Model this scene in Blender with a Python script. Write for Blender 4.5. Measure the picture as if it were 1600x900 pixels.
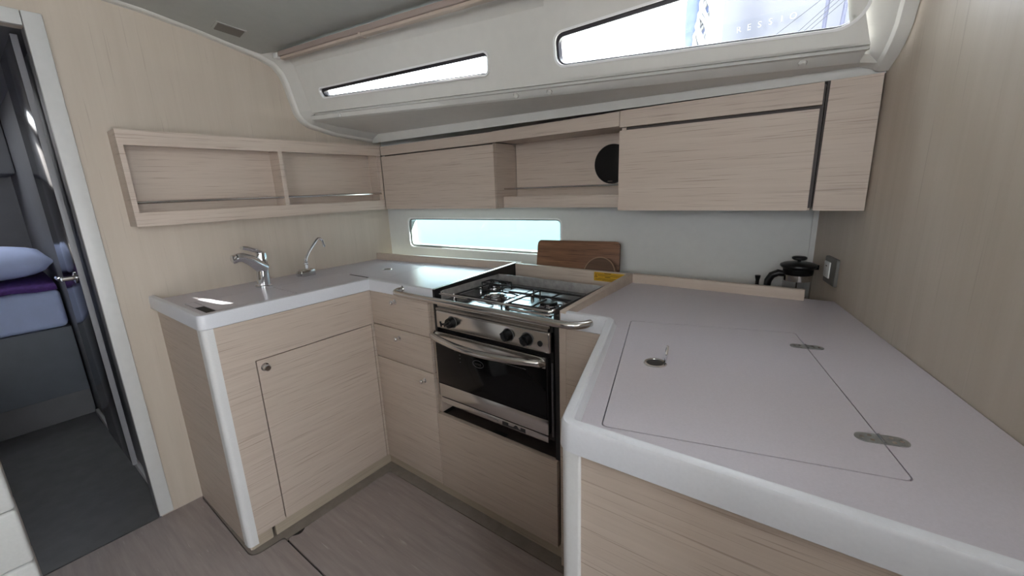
import bpy, bmesh, math
from mathutils import Vector, Matrix

for o in list(bpy.data.objects):
    bpy.data.objects.remove(o)
S = bpy.context.scene
COL = S.collection

# ---------------------------------------------------------------- camera
cam_d = bpy.data.cameras.new('camera')
cam_d.sensor_width = 36.0
cam_d.lens = 649.0 / 1600 * 36
cam_d.clip_start = 0.02
cam_d.clip_end = 400
cam = bpy.data.objects.new('camera', cam_d)
COL.objects.link(cam)
P_, R_, Y_ = math.radians(13.51), math.radians(-2.15), math.radians(37.285)
_F = Vector((0, math.cos(P_), -math.sin(P_)))
_U = Vector((0, math.sin(P_), math.cos(P_)))
_R = Vector((1, 0, 0))
_rt = _R * math.cos(R_) + _U * math.sin(R_)
_up = -_R * math.sin(R_) + _U * math.cos(R_)
_m = Matrix((_rt, _up, -_F)).transposed()
cam.matrix_world = Matrix.Translation((2.12, 0, 1.30)) @ (Matrix.Rotation(Y_, 3, 'Z') @ _m).to_4x4()
S.camera = cam

# ---------------------------------------------------------------- world, sun, exposure
SKY = 2.6
w = bpy.data.worlds.new('sky')
S.world = w
w.use_nodes = True
bg = w.node_tree.nodes['Background']
bg.inputs['Color'].default_value = (0.90, 0.95, 1.0, 1)
bg.inputs['Strength'].default_value = SKY

sun_d = bpy.data.lights.new('sun', 'SUN')
sun_d.energy = 22
sun_d.angle = math.radians(0.6)
sun_d.color = (1.0, 0.95, 0.86)
sun = bpy.data.objects.new('sun', sun_d)
COL.objects.link(sun)
SUN_DIR = Vector((-0.75, -0.67, -0.80)).normalized()
sun.rotation_euler = SUN_DIR.to_track_quat('-Z', 'Y').to_euler()
sun.location = (6, 6, 6)

vs = S.view_settings
vs.view_transform = 'Standard'
vs.look = 'None'
vs.gamma = 1
vs.use_curve_mapping = False
vs.exposure = 2.18

# ---------------------------------------------------------------- helpers
PI = math.pi


def V(*a):
    return Vector(a)


class Fr:
    """a frame: maps (a, b, c) to world"""
    def __init__(s, o, u, v, w=None):
        s.o, s.u, s.v = Vector(o), Vector(u).normalized(), Vector(v).normalized()
        s.w = Vector(w).normalized() if w is not None else s.u.cross(s.v)

    def __call__(s, a, b, c=0.0):
        return s.o + s.u * a + s.v * b + s.w * c


XY = Fr((0, 0, 0), (1, 0, 0), (0, 1, 0))
XZ = Fr((0, 0, 0), (1, 0, 0), (0, 0, 1), (0, 1, 0))     # c is y
YZ = Fr((0, 0, 0), (0, 1, 0), (0, 0, 1), (1, 0, 0))     # c is x


def round_poly(pts, r, seg=5):
    """pts 2-D; r a number or one per corner"""
    n = len(pts)
    rs = [r] * n if not isinstance(r, (list, tuple)) else r
    out = []
    for i in range(n):
        p = Vector(pts[i]); a = Vector(pts[i - 1]); b = Vector(pts[(i + 1) % n])
        if rs[i] <= 0:
            out.append((p.x, p.y)); continue
        d1 = (a - p).normalized(); d2 = (b - p).normalized()
        ang = d1.angle(d2)
        t = min(rs[i] / math.tan(ang / 2), 0.49 * (a - p).length, 0.49 * (b - p).length)
        rr = t * math.tan(ang / 2)
        bis = (d1 + d2).normalized()
        c = p + bis * (rr / math.sin(ang / 2))
        s0 = p + d1 * t - c; s1 = p + d2 * t - c
        a0 = math.atan2(s0.y, s0.x); a1 = math.atan2(s1.y, s1.x)
        da = (a1 - a0 + PI) % (2 * PI) - PI
        for k in range(seg + 1):
            q = a0 + da * k / seg
            out.append((c.x + rr * math.cos(q), c.y + rr * math.sin(q)))
    return out


def circle(cx, cy, r, n=24, ry=None):
    ry = r if ry is None else ry
    return [(cx + r * math.cos(2 * PI * k / n), cy + ry * math.sin(2 * PI * k / n)) for k in range(n)]


class B:
    def __init__(s):
        s.bm = bmesh.new()

    def _face(s, vs):
        try:
            return s.bm.faces.new(vs)
        except ValueError:
            return None

    def box(s, x0, x1, y0, y1, z0, z1, bev=0.0, seg=2, fr=XY):
        ps = [(x0, y0), (x1, y0), (x1, y1), (x0, y1)]
        lo = [s.bm.verts.new(fr(a, b, z0)) for a, b in ps]
        hi = [s.bm.verts.new(fr(a, b, z1)) for a, b in ps]
        fs = [s._face(lo[::-1]), s._face(hi)]
        for i in range(4):
            fs.append(s._face([lo[i], lo[(i + 1) % 4], hi[(i + 1) % 4], hi[i]]))
        if bev > 0:
            es = list({e for f in fs for e in f.edges})
            bmesh.ops.bevel(s.bm, geom=es, offset=bev, segments=seg, affect='EDGES', profile=0.5)
        return s

    def plate(s, outer, c0, c1, holes=(), fr=XY, bev=0.0, seg=2):
        """polygon with holes, extruded between c0 and c1 of a frame"""
        loops = [outer] + list(holes)
        tops, bots = [], []
        for lp in loops:
            tops.append([s.bm.verts.new(fr(a, b, c1)) for a, b in lp])
            bots.append([s.bm.verts.new(fr(a, b, c0)) for a, b in lp])
        for vl in (tops, bots):
            if not holes:
                s._face(vl[0])
            else:
                es = []
                for l in vl:
                    for i in range(len(l)):
                        es.append(s.bm.edges.new((l[i], l[(i + 1) % len(l)])))
                bmesh.ops.triangle_fill(s.bm, use_beauty=True, use_dissolve=False, edges=es)
        side = []
        for t, b in zip(tops, bots):
            for i in range(len(t)):
                j = (i + 1) % len(t)
                side.append(s._face([t[i], t[j], b[j], b[i]]))
        if bev > 0 and not holes:
            es = [e for e in s.bm.edges if e.verts[0] in set(tops[0]) and e.verts[1] in set(tops[0])]
            bmesh.ops.bevel(s.bm, geom=es, offset=bev, segments=seg, affect='EDGES', profile=0.5)
        return s

    def sweep(s, path, prof, fr=XY, closed=False, caps=True):
        """prof: closed ring of (offset to the left of the path, c); path 2-D in the frame, mitred"""
        n = len(path)
        pts = [Vector(p) for p in path]
        rings = []
        for i in range(n):
            if closed:
                d0 = (pts[i] - pts[i - 1]).normalized(); d1 = (pts[(i + 1) % n] - pts[i]).normalized()
            else:
                d0 = (pts[i] - pts[i - 1]).normalized() if i else (pts[1] - pts[0]).normalized()
                d1 = (pts[i + 1] - pts[i]).normalized() if i < n - 1 else d0
            n0 = Vector((-d0.y, d0.x)); n1 = Vector((-d1.y, d1.x))
            m = (n0 + n1).normalized()
            k = 1 / max(0.3, m.dot(n0))
            rings.append([s.bm.verts.new(fr(pts[i].x + m.x * k * o, pts[i].y + m.y * k * o, c)) for o, c in prof])
        q = len(prof)
        for i in range(n if closed else n - 1):
            a, b = rings[i], rings[(i + 1) % n]
            for j in range(q):
                s._face([a[j], a[(j + 1) % q], b[(j + 1) % q], b[j]])
        if caps and not closed:
            s._face(rings[0]); s._face(rings[-1][::-1])
        return s

    def tube(s, path, r, n=12, caps=True, flat=1.0):
        pts = [Vector(p) for p in path]
        rs = r if isinstance(r, (list, tuple)) else [r] * len(pts)
        ref = None
        rings = []
        for i, p in enumerate(pts):
            if i == 0: d = pts[1] - pts[0]
            elif i == len(pts) - 1: d = pts[-1] - pts[-2]
            else: d = (pts[i + 1] - p).normalized() + (p - pts[i - 1]).normalized()
            d.normalize()
            if ref is None:
                ref = d.orthogonal().normalized()
                if abs(d.z) < 0.9:
                    ref = d.cross(V(0, 0, 1)).normalized()
            ref = (ref - d * ref.dot(d)).normalized()
            b = d.cross(ref)
            rings.append([s.bm.verts.new(p + (ref * math.cos(2 * PI * k / n) + b * math.sin(2 * PI * k / n) * flat) * rs[i]) for k in range(n)])
        for a, b in zip(rings, rings[1:]):
            for k in range(n):
                s._face([a[k], a[(k + 1) % n], b[(k + 1) % n], b[k]])
        if caps:
            s._face(rings[0][::-1]); s._face(rings[-1])
        return s

    def lathe(s, o, axis, prof, n=20):
        """prof: (radius, height along axis)"""
        ax = Vector(axis).normalized(); u = ax.orthogonal().normalized(); v = ax.cross(u); o = Vector(o)
        rings = []
        for r, h in prof:
            if r < 1e-6:
                rings.append([s.bm.verts.new(o + ax * h)])
            else:
                rings.append([s.bm.verts.new(o + ax * h + (u * math.cos(2 * PI * k / n) + v * math.sin(2 * PI * k / n)) * r) for k in range(n)])
        for a, b in zip(rings, rings[1:]):
            for k in range(n):
                k2 = (k + 1) % n
                if len(a) == 1 and len(b) == 1: continue
                if len(a) == 1: s._face([a[0], b[k], b[k2]])
                elif len(b) == 1: s._face([a[k], a[k2], b[0]])
                else: s._face([a[k], a[k2], b[k2], b[k]])
        for rg, rev in ((rings[0], True), (rings[-1], False)):
            if len(rg) > 2: s._face(rg[::-1] if rev else rg)
        return s

    def loft(s, rows, caps=False):
        rr = [[s.bm.verts.new(Vector(p)) for p in row] for row in rows]
        for a, b in zip(rr, rr[1:]):
            for k in range(len(a) - 1):
                s._face([a[k], a[k + 1], b[k + 1], b[k]])
        return s

    def sheet(s, rows, thick):
        """lofted surface with a thickness vector"""
        t = Vector(thick)
        a = [[s.bm.verts.new(Vector(p)) for p in row] for row in rows]
        b = [[s.bm.verts.new(Vector(p) + t) for p in row] for row in rows]
        R, K = len(rows), len(rows[0])
        for g in (a, b):
            for i in range(R - 1):
                for k in range(K - 1):
                    s._face([g[i][k], g[i][k + 1], g[i + 1][k + 1], g[i + 1][k]])
        ring = [(0, k) for k in range(K)] + [(i, K - 1) for i in range(1, R)] + [(R - 1, k) for k in range(K - 2, -1, -1)] + [(i, 0) for i in range(R - 2, 0, -1)]
        for (i, k), (i2, k2) in zip(ring, ring[1:] + ring[:1]):
            s._face([a[i][k], a[i2][k2], b[i2][k2], b[i][k]])
        return s


def world_of(o):
    v = Vector(o.location)
    p = o.parent
    while p:
        v += Vector(p.location); p = p.parent
    return v


def obj(name, b, mat, parent=None, label=None, kind=None, at=None, angle=32, flat=False):
    bm = b.bm
    bmesh.ops.remove_doubles(bm, verts=bm.verts, dist=1e-6)
    bmesh.ops.recalc_face_normals(bm, faces=bm.faces)
    base = world_of(parent) if parent else Vector(at if at else (0, 0, 0))
    bmesh.ops.translate(bm, verts=bm.verts, vec=-base)
    me = bpy.data.meshes.new(name)
    for f in bm.faces:
        f.smooth = not flat
    bm.to_mesh(me); bm.free()
    if not flat:
        me.set_sharp_from_angle(angle=math.radians(angle))
    for m in (mat if isinstance(mat, (list, tuple)) else [mat]):
        me.materials.append(m)
    o = bpy.data.objects.new(name, me)
    COL.objects.link(o)
    if parent: o.parent = parent
    elif at: o.location = at
    if label: o['label'] = label
    if kind: o['kind'] = kind
    return o


def thing(name, label, cat, at=(0, 0, 0), group=None):
    o = bpy.data.objects.new(name, None)
    o.empty_display_size = 0.05
    COL.objects.link(o)
    o.location = at
    o['label'] = label; o['category'] = cat
    if group: o['group'] = group
    return o


def tag(o, label, cat, group=None):
    o['label'] = label; o['category'] = cat
    if group: o['group'] = group
    return o


def struct_root(name, at=(0, 0, 0), label=None):
    o = bpy.data.objects.new(name, None)
    o.empty_display_size = 0.05
    COL.objects.link(o); o.location = at; o['kind'] = 'structure'
    if label: o['label'] = label
    return o


def text_bm(body, size, fr, extrude=0.0005, align='CENTER'):
    cu = bpy.data.curves.new('lettering', 'FONT')
    cu.body = body; cu.size = size; cu.extrude = extrude; cu.align_x = align; cu.align_y = 'CENTER'
    cu.resolution_u = 3
    t = bpy.data.objects.new('lettering', cu)
    COL.objects.link(t)
    dg = bpy.context.evaluated_depsgraph_get()
    me = bpy.data.meshes.new_from_object(t.evaluated_get(dg))
    bpy.data.objects.remove(t); bpy.data.curves.remove(cu)
    b = B(); b.bm.from_mesh(me); bpy.data.meshes.remove(me)
    for v in b.bm.verts:
        v.co = fr(v.co.x, v.co.y, v.co.z)
    return b


# ---------------------------------------------------------------- materials
def base_mat(name, col, rough=0.5, metal=0.0, spec=0.5, coat=0.0):
    m = bpy.data.materials.new(name); m.use_nodes = True
    p = m.node_tree.nodes['Principled BSDF']
    p.inputs['Base Color'].default_value = (*col, 1)
    p.inputs['Roughness'].default_value = rough
    p.inputs['Metallic'].default_value = metal
    p.inputs['Specular IOR Level'].default_value = spec
    p.inputs['Coat Weight'].default_value = coat
    return m


def nd(m, t, **kw):
    n = m.node_tree.nodes.new(t)
    for k, v in kw.items(): setattr(n, k, v)
    return n


def speckle(name, col, rough, amp=0.05, scale=60, spec=0.5, bump=0.0, metal=0.0, stretch=(1, 1, 1), detail=4.0):
    """a plain surface with faint mottling in world space"""
    m = base_mat(name, col, rough, metal, spec)
    L = m.node_tree.links; p = m.node_tree.nodes['Principled BSDF']
    g = nd(m, 'ShaderNodeNewGeometry'); mp = nd(m, 'ShaderNodeMapping')
    mp.inputs['Scale'].default_value = stretch
    L.new(g.outputs['Position'], mp.inputs['Vector'])
    n = nd(m, 'ShaderNodeTexNoise'); n.inputs['Scale'].default_value = scale; n.inputs['Detail'].default_value = detail
    L.new(mp.outputs[0], n.inputs['Vector'])
    r = nd(m, 'ShaderNodeValToRGB')
    r.color_ramp.elements[0].position = 0.3; r.color_ramp.elements[1].position = 0.7
    r.color_ramp.elements[0].color = (*[c * (1 - amp) for c in col], 1)
    r.color_ramp.elements[1].color = (*[min(1, c * (1 + amp)) for c in col], 1)
    L.new(n.outputs['Fac'], r.inputs['Fac']); L.new(r.outputs['Color'], p.inputs['Base Color'])
    if bump:
        bp = nd(m, 'ShaderNodeBump'); bp.inputs['Strength'].default_value = bump; bp.inputs['Distance'].default_value = 0.002
        L.new(n.outputs['Fac'], bp.inputs['Height']); L.new(bp.outputs[0], p.inputs['Normal'])
    return m


def wood(name, light, dark, streak, s1, s2, rough=0.5, thr=0.62, spec=0.35, rot=0.0):
    """veneer: broad soft bands (s1) and fine dark pores (s2), stretched along the grain"""
    m = base_mat(name, light, rough, 0, spec)
    L = m.node_tree.links; p = m.node_tree.nodes['Principled BSDF']
    g = nd(m, 'ShaderNodeNewGeometry')
    src = g.outputs['Position']
    if rot:
        rn = nd(m, 'ShaderNodeMapping'); rn.inputs['Rotation'].default_value = (0, 0, rot)
        L.new(src, rn.inputs['Vector']); src = rn.outputs[0]

    def noise(sc, scale, det):
        mp = nd(m, 'ShaderNodeMapping'); mp.inputs['Scale'].default_value = sc
        L.new(src, mp.inputs['Vector'])
        n = nd(m, 'ShaderNodeTexNoise'); n.inputs['Scale'].default_value = scale; n.inputs['Detail'].default_value = det
        n.inputs['Roughness'].default_value = 0.6
        L.new(mp.outputs[0], n.inputs['Vector'])
        return n.outputs['Fac']
    f1 = noise(s1, 1.0, 4.0); f2 = noise(s2, 1.0, 2.0)
    r1 = nd(m, 'ShaderNodeValToRGB')
    r1.color_ramp.elements[0].position = 0.32; r1.color_ramp.elements[0].color = (*dark, 1)
    r1.color_ramp.elements[1].position = 0.68; r1.color_ramp.elements[1].color = (*light, 1)
    L.new(f1, r1.inputs['Fac'])
    r2 = nd(m, 'ShaderNodeValToRGB')
    r2.color_ramp.elements[0].position = thr; r2.color_ramp.elements[0].color = (0, 0, 0, 1)
    r2.color_ramp.elements[1].position = thr + 0.12; r2.color_ramp.elements[1].color = (1, 1, 1, 1)
    L.new(f2, r2.inputs['Fac'])
    mx = nd(m, 'ShaderNodeMix', data_type='RGBA')
    L.new(r2.outputs['Color'], mx.inputs['Factor'])
    L.new(r1.outputs['Color'], mx.inputs['A']); mx.inputs['B'].default_value = (*streak, 1)
    L.new(mx.outputs['Result'], p.inputs['Base Color'])
    bp = nd(m, 'ShaderNodeBump'); bp.inputs['Strength'].default_value = 0.08; bp.inputs['Distance'].default_value = 0.001
    L.new(f2, bp.inputs['Height']); L.new(bp.outputs[0], p.inputs['Normal'])
    return m


def glass(name, tint):
    m = bpy.data.materials.new(name); m.use_nodes = True
    nt = m.node_tree
    for n in list(nt.nodes): nt.nodes.remove(n)
    out = nt.nodes.new('ShaderNodeOutputMaterial'); mix = nt.nodes.new('ShaderNodeMixShader')
    tr = nt.nodes.new('ShaderNodeBsdfTransparent'); gl = nt.nodes.new('ShaderNodeBsdfGlossy')
    lw = nt.nodes.new('ShaderNodeLayerWeight'); lw.inputs['Blend'].default_value = 0.5
    pw_ = nt.nodes.new('ShaderNodeMath'); pw_.operation = 'POWER'; pw_.inputs[1].default_value = 4
    fr = nt.nodes.new('ShaderNodeMath'); fr.operation = 'MULTIPLY_ADD'; fr.inputs[1].default_value = 0.6; fr.inputs[2].default_value = 0.03
    nt.links.new(lw.outputs['Facing'], pw_.inputs[0]); nt.links.new(pw_.outputs[0], fr.inputs[0])
    tr.inputs['Color'].default_value = (*tint, 1); gl.inputs['Roughness'].default_value = 0.02
    nt.links.new(fr.outputs[0], mix.inputs[0]); nt.links.new(tr.outputs[0], mix.inputs[1]); nt.links.new(gl.outputs[0], mix.inputs[2])
    nt.links.new(mix.outputs[0], out.inputs['Surface'])
    return m


M = {}
oakL, oakD, oakS = (0.57, 0.48, 0.41), (0.52, 0.43, 0.362), (0.38, 0.30, 0.245)
M['oak'] = wood('oak_horizontal', oakL, oakD, oakS, (1.6, 1.6, 60), (5.0, 5.0, 330), 0.48, 0.585)
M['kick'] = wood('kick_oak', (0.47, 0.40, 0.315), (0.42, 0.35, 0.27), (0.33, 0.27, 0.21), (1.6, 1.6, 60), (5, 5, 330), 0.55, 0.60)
M['oak_flat'] = wood('oak_edge', oakL, oakD, oakS, (2.0, 30, 45), (4.0, 160, 260), 0.48, 0.64)
M['bulkhead'] = wood('bulkhead_vertical', (0.56, 0.49, 0.415), (0.515, 0.445, 0.37), (0.44, 0.375, 0.31), (22, 22, 0.9), (150, 150, 3.0), 0.42, 0.63)
M['counter'] = speckle('worktop_laminate', (0.57, 0.535, 0.59), 0.30, 0.03, 300, 0.5)
M['rim'] = speckle('solid_surface', (0.68, 0.69, 0.735), 0.28, 0.02, 200, 0.5)
M['post'] = speckle('white_post', (0.70, 0.70, 0.70), 0.35, 0.02, 200)
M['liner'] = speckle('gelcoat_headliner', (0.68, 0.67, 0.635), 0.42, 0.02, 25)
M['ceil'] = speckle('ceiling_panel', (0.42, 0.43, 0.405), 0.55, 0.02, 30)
M['hull'] = speckle('hull_liner', (0.64, 0.64, 0.62), 0.5, 0.02, 30)
M['port_liner_shaded'] = speckle('port_liner_shaded', (0.20, 0.195, 0.18), 0.5, 0.03, 30)  # darker than the hull liner: the reveal's shade is put into the colour
M['frame_white'] = base_mat('white_window_frame', (0.86, 0.86, 0.86), 0.3)  # white frame, whitened further to carry highlights from the light outside
M['casing'] = speckle('pale_casing', (0.60, 0.60, 0.59), 0.4, 0.02, 40)
M['floor'] = wood('floor_laminate', (0.37, 0.315, 0.30), (0.29, 0.245, 0.235), (0.48, 0.42, 0.405), (4, 45, 20), (9, 110, 60), 0.42, 0.66)
M['floor_edge'] = wood('floor_border', (0.27, 0.235, 0.21), (0.22, 0.19, 0.165), (0.16, 0.135, 0.12), (20, 20, 20), (60, 60, 60), 0.5, 0.66)
M['cabin_floor_shaded'] = speckle('cabin_floor_shaded', (0.11, 0.11, 0.11), 0.32, 0.15, 14)  # the cabin's shade is put into this dark floor colour
M['gap'] = base_mat('dark_gap', (0.012, 0.010, 0.009), 0.7)
M['recess'] = speckle('dark_recess', (0.07, 0.055, 0.05), 0.6, 0.1, 20)
M['chrome'] = base_mat('chrome', (0.80, 0.81, 0.83), 0.07, 1.0)
M['chrome_soft'] = base_mat('polished_steel', (0.62, 0.60, 0.58), 0.14, 1.0)
M['steel'] = speckle('brushed_steel', (0.62, 0.60, 0.58), 0.20, 0.06, 40, metal=1.0, stretch=(1, 20, 20))
M['steel_dull'] = speckle('dull_steel', (0.36, 0.37, 0.37), 0.38, 0.12, 90, metal=0.8)
M['steel_dark'] = speckle('dark_steel', (0.22, 0.22, 0.23), 0.3, 0.12, 60, metal=0.9)
M['hob'] = speckle('hob_steel', (0.28, 0.28, 0.29), 0.16, 0.1, 40, metal=1.0)
M['hob_wall'] = speckle('hob_wall_steel', (0.34, 0.33, 0.325), 0.35, 0.18, 50, metal=0.25)
M['black'] = base_mat('black_enamel', (0.012, 0.011, 0.012), 0.35)
M['black_glass'] = base_mat('black_glass', (0.005, 0.005, 0.006), 0.08, 0, 0.18)
M['black_plastic'] = base_mat('black_plastic', (0.006, 0.006, 0.007), 0.34, 0, 0.3)
M['print'] = base_mat('grey_print', (0.10, 0.10, 0.105), 0.4)
M['board'] = wood('walnut_board', (0.27, 0.135, 0.075), (0.15, 0.07, 0.04), (0.07, 0.03, 0.018), (3, 3, 42), (6, 6, 170), 0.5, 0.57)
M['board_edge'] = wood('walnut_edge', (0.13, 0.07, 0.045), (0.09, 0.05, 0.03), (0.06, 0.03, 0.02), (3, 3, 55), (6, 6, 200), 0.5, 0.60)
M['board_rim'] = base_mat('board_rim', (0.33, 0.20, 0.125), 0.5)
M['yellow'] = base_mat('yellow_label', (0.62, 0.36, 0.02), 0.45)
M['ink'] = base_mat('dark_ink', (0.05, 0.025, 0.012), 0.6)
M['white_plastic'] = base_mat('white_plastic', (0.72, 0.72, 0.72), 0.35)
M['grey_plastic'] = base_mat('grey_plastic', (0.13, 0.125, 0.115), 0.45)
M['cover'] = base_mat('smoked_cover', (0.13, 0.115, 0.10), 0.4)
M['pane'] = glass('clear_pane', (0.97, 0.99, 1.0))
M['pane_cyan'] = glass('cyan_pane', (0.86, 0.985, 1.0))
M['jug_glass'] = glass('jug_glass', (0.80, 0.80, 0.80))
M['gasket'] = base_mat('dark_gasket', (0.018, 0.015, 0.022), 0.4)
M['rail_wood'] = wood('rail_wood', (0.56, 0.47, 0.40), (0.48, 0.40, 0.33), (0.38, 0.3, 0.25), (2, 60, 60), (4, 200, 200), 0.4, 0.64)
M['rail_dark'] = base_mat('rail_slot', (0.36, 0.29, 0.26), 0.5)
M['sheet'] = speckle('bed_sheet', (0.52, 0.60, 0.88), 0.8, 0.04, 12, bump=0.3)
M['purple'] = speckle('purple_blanket', (0.085, 0.035, 0.18), 0.9, 0.25, 50, bump=0.5)
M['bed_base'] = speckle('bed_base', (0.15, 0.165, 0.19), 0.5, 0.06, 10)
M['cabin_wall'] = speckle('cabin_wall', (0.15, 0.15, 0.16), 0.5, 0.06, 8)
M['door_leaf'] = base_mat('door_leaf', (0.035, 0.035, 0.042), 0.12, 0, 0.4)
M['door_edge'] = base_mat('door_edge', (0.22, 0.22, 0.24), 0.4)
M['vinyl'] = speckle('white_vinyl', (0.62, 0.63, 0.62), 0.45, 0.03, 120, bump=0.15)
M['boat_white'] = speckle('boat_gelcoat', (0.074, 0.075, 0.090), 0.4, 0.02, 2)
M['boat_letter'] = base_mat('boat_letter', (0.15, 0.15, 0.15), 0.5)
M['blue_cloth'] = speckle('blue_cloth', (0.055, 0.075, 0.14), 0.8, 0.15, 12)
M['clear_bag'] = speckle('white_cloth', (0.20, 0.205, 0.21), 0.7, 0.08, 18)
M['spar'] = base_mat('spar', (0.035, 0.037, 0.065), 0.4)
M['wire'] = base_mat('wire', (0.012, 0.012, 0.015), 0.4)
M['fender'] = speckle('fender_grey', (0.045, 0.055, 0.065), 0.7, 0.5, 90)
M['canvas'] = speckle('sun_blocker_canvas', (0.45, 0.44, 0.42), 0.8, 0.06, 6)
M['water'] = speckle('water', (0.30, 0.42, 0.46), 0.12, 0.15, 1.5, bump=0.4)
M['quay'] = speckle('pale_topsides', (0.135, 0.175, 0.175), 0.5, 0.02, 1)

# ---------------------------------------------------------------- dimensions shared by several things
ZT, ZS = 0.937, 0.918            # rim top, worktop surface
XF, YF = 0.545, 1.034            # sink cabinet front plane, drawer and cooker front plane
WN = V(math.cos(math.radians(15.7)), math.sin(math.radians(15.7)), 0)   # right bulkhead normal (pointing out)
WC = 2.5201
WT = V(-WN.y, WN.x, 0)           # along the right bulkhead, away from the camera


def on_right_wall(p, q, back=0.0):
    """where the line from p through q meets the right bulkhead"""
    p, q = Vector(p), Vector(q)
    d = q - p
    return p + d * ((WC - back - WN.dot(p)) / WN.dot(d))


WO = V(WC / WN.x, 0, 0)          # right bulkhead at y = 0
RW = Fr(WO, WT, (0, 0, 1), -WN)  # a along the bulkhead, b up, c into the galley


def ru(y): return y / WT.y       # y -> a


# ================================================================ STRUCTURE
# ---- floor
fl = struct_root('floor')
obj('floor_base', B().box(-0.005, 3.6, -2.3, 1.9, -0.06, -0.010), M['gap'], fl)
PB = round_poly([(0.001, 0.4185), (0.5480, 0.4092), (0.5520, 0.5232), (0.5685, 0.5240), (0.5685, 1.0118), (1.80, 1.0118), (1.80, 1.60), (0.001, 1.60)], [0, 0.036, 0.01, 0.004, 0.02, 0, 0, 0])
obj('floor_border', B().plate(PB, -0.02, 0.0), M['floor_edge'], fl)
P1 = round_poly([(0.572, 0.527), (1.80, 0.527), (1.80, 1.008), (0.572, 1.008)], [0.012, 0, 0, 0.02])
obj('floor_panel', B().plate(P1, -0.03, 0.0), M['floor'], fl)
P2 = round_poly([(0.0, -2.28), (3.58, -2.28), (3.58, 0.5205), (0.556, 0.5205), (0.552, 0.405), (0.001, 0.4145)], [0, 0, 0, 0.015, 0.035, 0])
obj('floor_panel', B().plate(P2, -0.03, 0.0), M['floor'], fl)
obj('finger_slot_shade', B().plate([(0.5725, 0.545)] + [(0.5725 + 0.014 * math.sin(PI * k / 10), 0.545 + 0.05 * k / 10) for k in range(1, 10)] + [(0.5725, 0.595)], 0.0, 0.0006), M['gap'], fl)  # flat dark crescent painted in for the shade of the finger hole
obj('cabin_floor_shaded', B().box(-2.6, -0.009, -1.0, 0.36, -0.06, -0.001), M['cabin_floor_shaded'], fl)

# ---- left bulkhead with the doorway
LP = [(0.49, 1.989), (0.571, 1.981), (0.734, 1.954), (0.866, 1.925), (0.963, 1.902), (1.020, 1.880), (1.050, 1.848), (1.064, 1.81),
      (1.078, 1.751), (1.096, 1.680), (1.118, 1.650), (1.154, 1.628), (1.286, 1.598), (1.545, 1.577)]
wl_out = [(-2.3, 0), (1.62, 0), (1.62, 1.62), (1.30, 1.64), (1.16, 1.67), (1.13, 1.72), (1.10, 1.86), (1.04, 1.925), (0.87, 1.965), (0.50, 2.03), (-2.3, 2.08)]
door_hole = [(-0.62, -0.02), (0.27, -0.02), (0.27, 1.857), (-0.62, 1.857)]
wl_poly = [(-2.3, -0.02), (-0.62, -0.02), (-0.62, 1.857), (0.27, 1.857), (0.27, -0.02), (1.62, -0.02)] + wl_out[2:]
obj('wall_left', B().plate(wl_poly, -0.035, 0.0, fr=YZ), M['bulkhead'], kind='structure')

# ---- right bulkhead
wr_poly = [(ru(0.12), -0.02), (ru(1.92), -0.02), (ru(1.92), 1.60), (ru(1.52), 1.60), (ru(1.46), 1.64), (ru(1.42), 1.70), (ru(1.36), 1.86), (ru(1.2), 1.93), (ru(0.12), 1.99)]
obj('wall_right', B().plate(wr_poly, -0.035, 0.0, fr=RW), M['bulkhead'], kind='structure')
obj('trim_3', B().box(2.078, 2.100, 1.860, 1.878, 0.80, 1.20, 0.002), M['hull'], kind='structure')

# ---- hull side with the low port
HN = V(-0.1415, 1, 0).normalized(); HT = V(1, 0.1415, 0).normalized()
HF = Fr((0, 1.582, 0), HT, (0, 0, 1), HN)        # a along, b up, c outwards


def hu(x): return x / HT.x


hole3 = round_poly([(hu(0.158), 0.988), (hu(1.104), 0.972), (hu(1.104), 1.146), (hu(0.158), 1.148)], 0.022, 5)
obj('wall_back', B().plate([(-0.04, -0.02), (hu(2.18), -0.02), (hu(2.18), 1.62), (-0.04, 1.62)], 0.0, 0.05, [hole3], HF), M['hull'], kind='structure')
w3 = struct_root('window_3', HF(hu(0.63), 0.97))
inner3 = round_poly([(hu(0.168), 0.998), (hu(1.098), 0.982), (hu(1.098), 1.140), (hu(0.168), 1.142)], 0.018, 5)
rim3 = round_poly([(hu(0.150), 0.980), (hu(1.110), 0.964), (hu(1.110), 1.152), (hu(0.150), 1.155)], 0.026, 5)
obj('frame', B().plate(rim3, -0.003, 0.006, [hole3], HF), M['frame_white'], w3)
obj('liner', B().plate(hole3, 0.006, 0.05, [inner3], HF), M['port_liner_shaded'], w3)
obj('pane', B().plate(hole3, 0.040, 0.046, (), HF), M['pane_cyan'], w3)

# ---- coachroof side, window wall: plane through three measured points
cA, cB, cD = V(.17, 1.12, 1.674), V(2.16, 1.37, 1.596), V(.72, 1.13, 1.853)
cn = (cB - cA).cross(cD - cA).normalized()
if cn.y < 0: cn = -cn
cu = (cB - cA).normalized()
cv = cn.cross(cu).normalized()
if cv.z < 0: cv = -cv
CF = Fr(cA, cu, cv, cn)          # a aft, b up, c outwards


def c2(p):
    d = Vector(p) - cA
    return (d.dot(cu), d.dot(cv))


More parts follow.
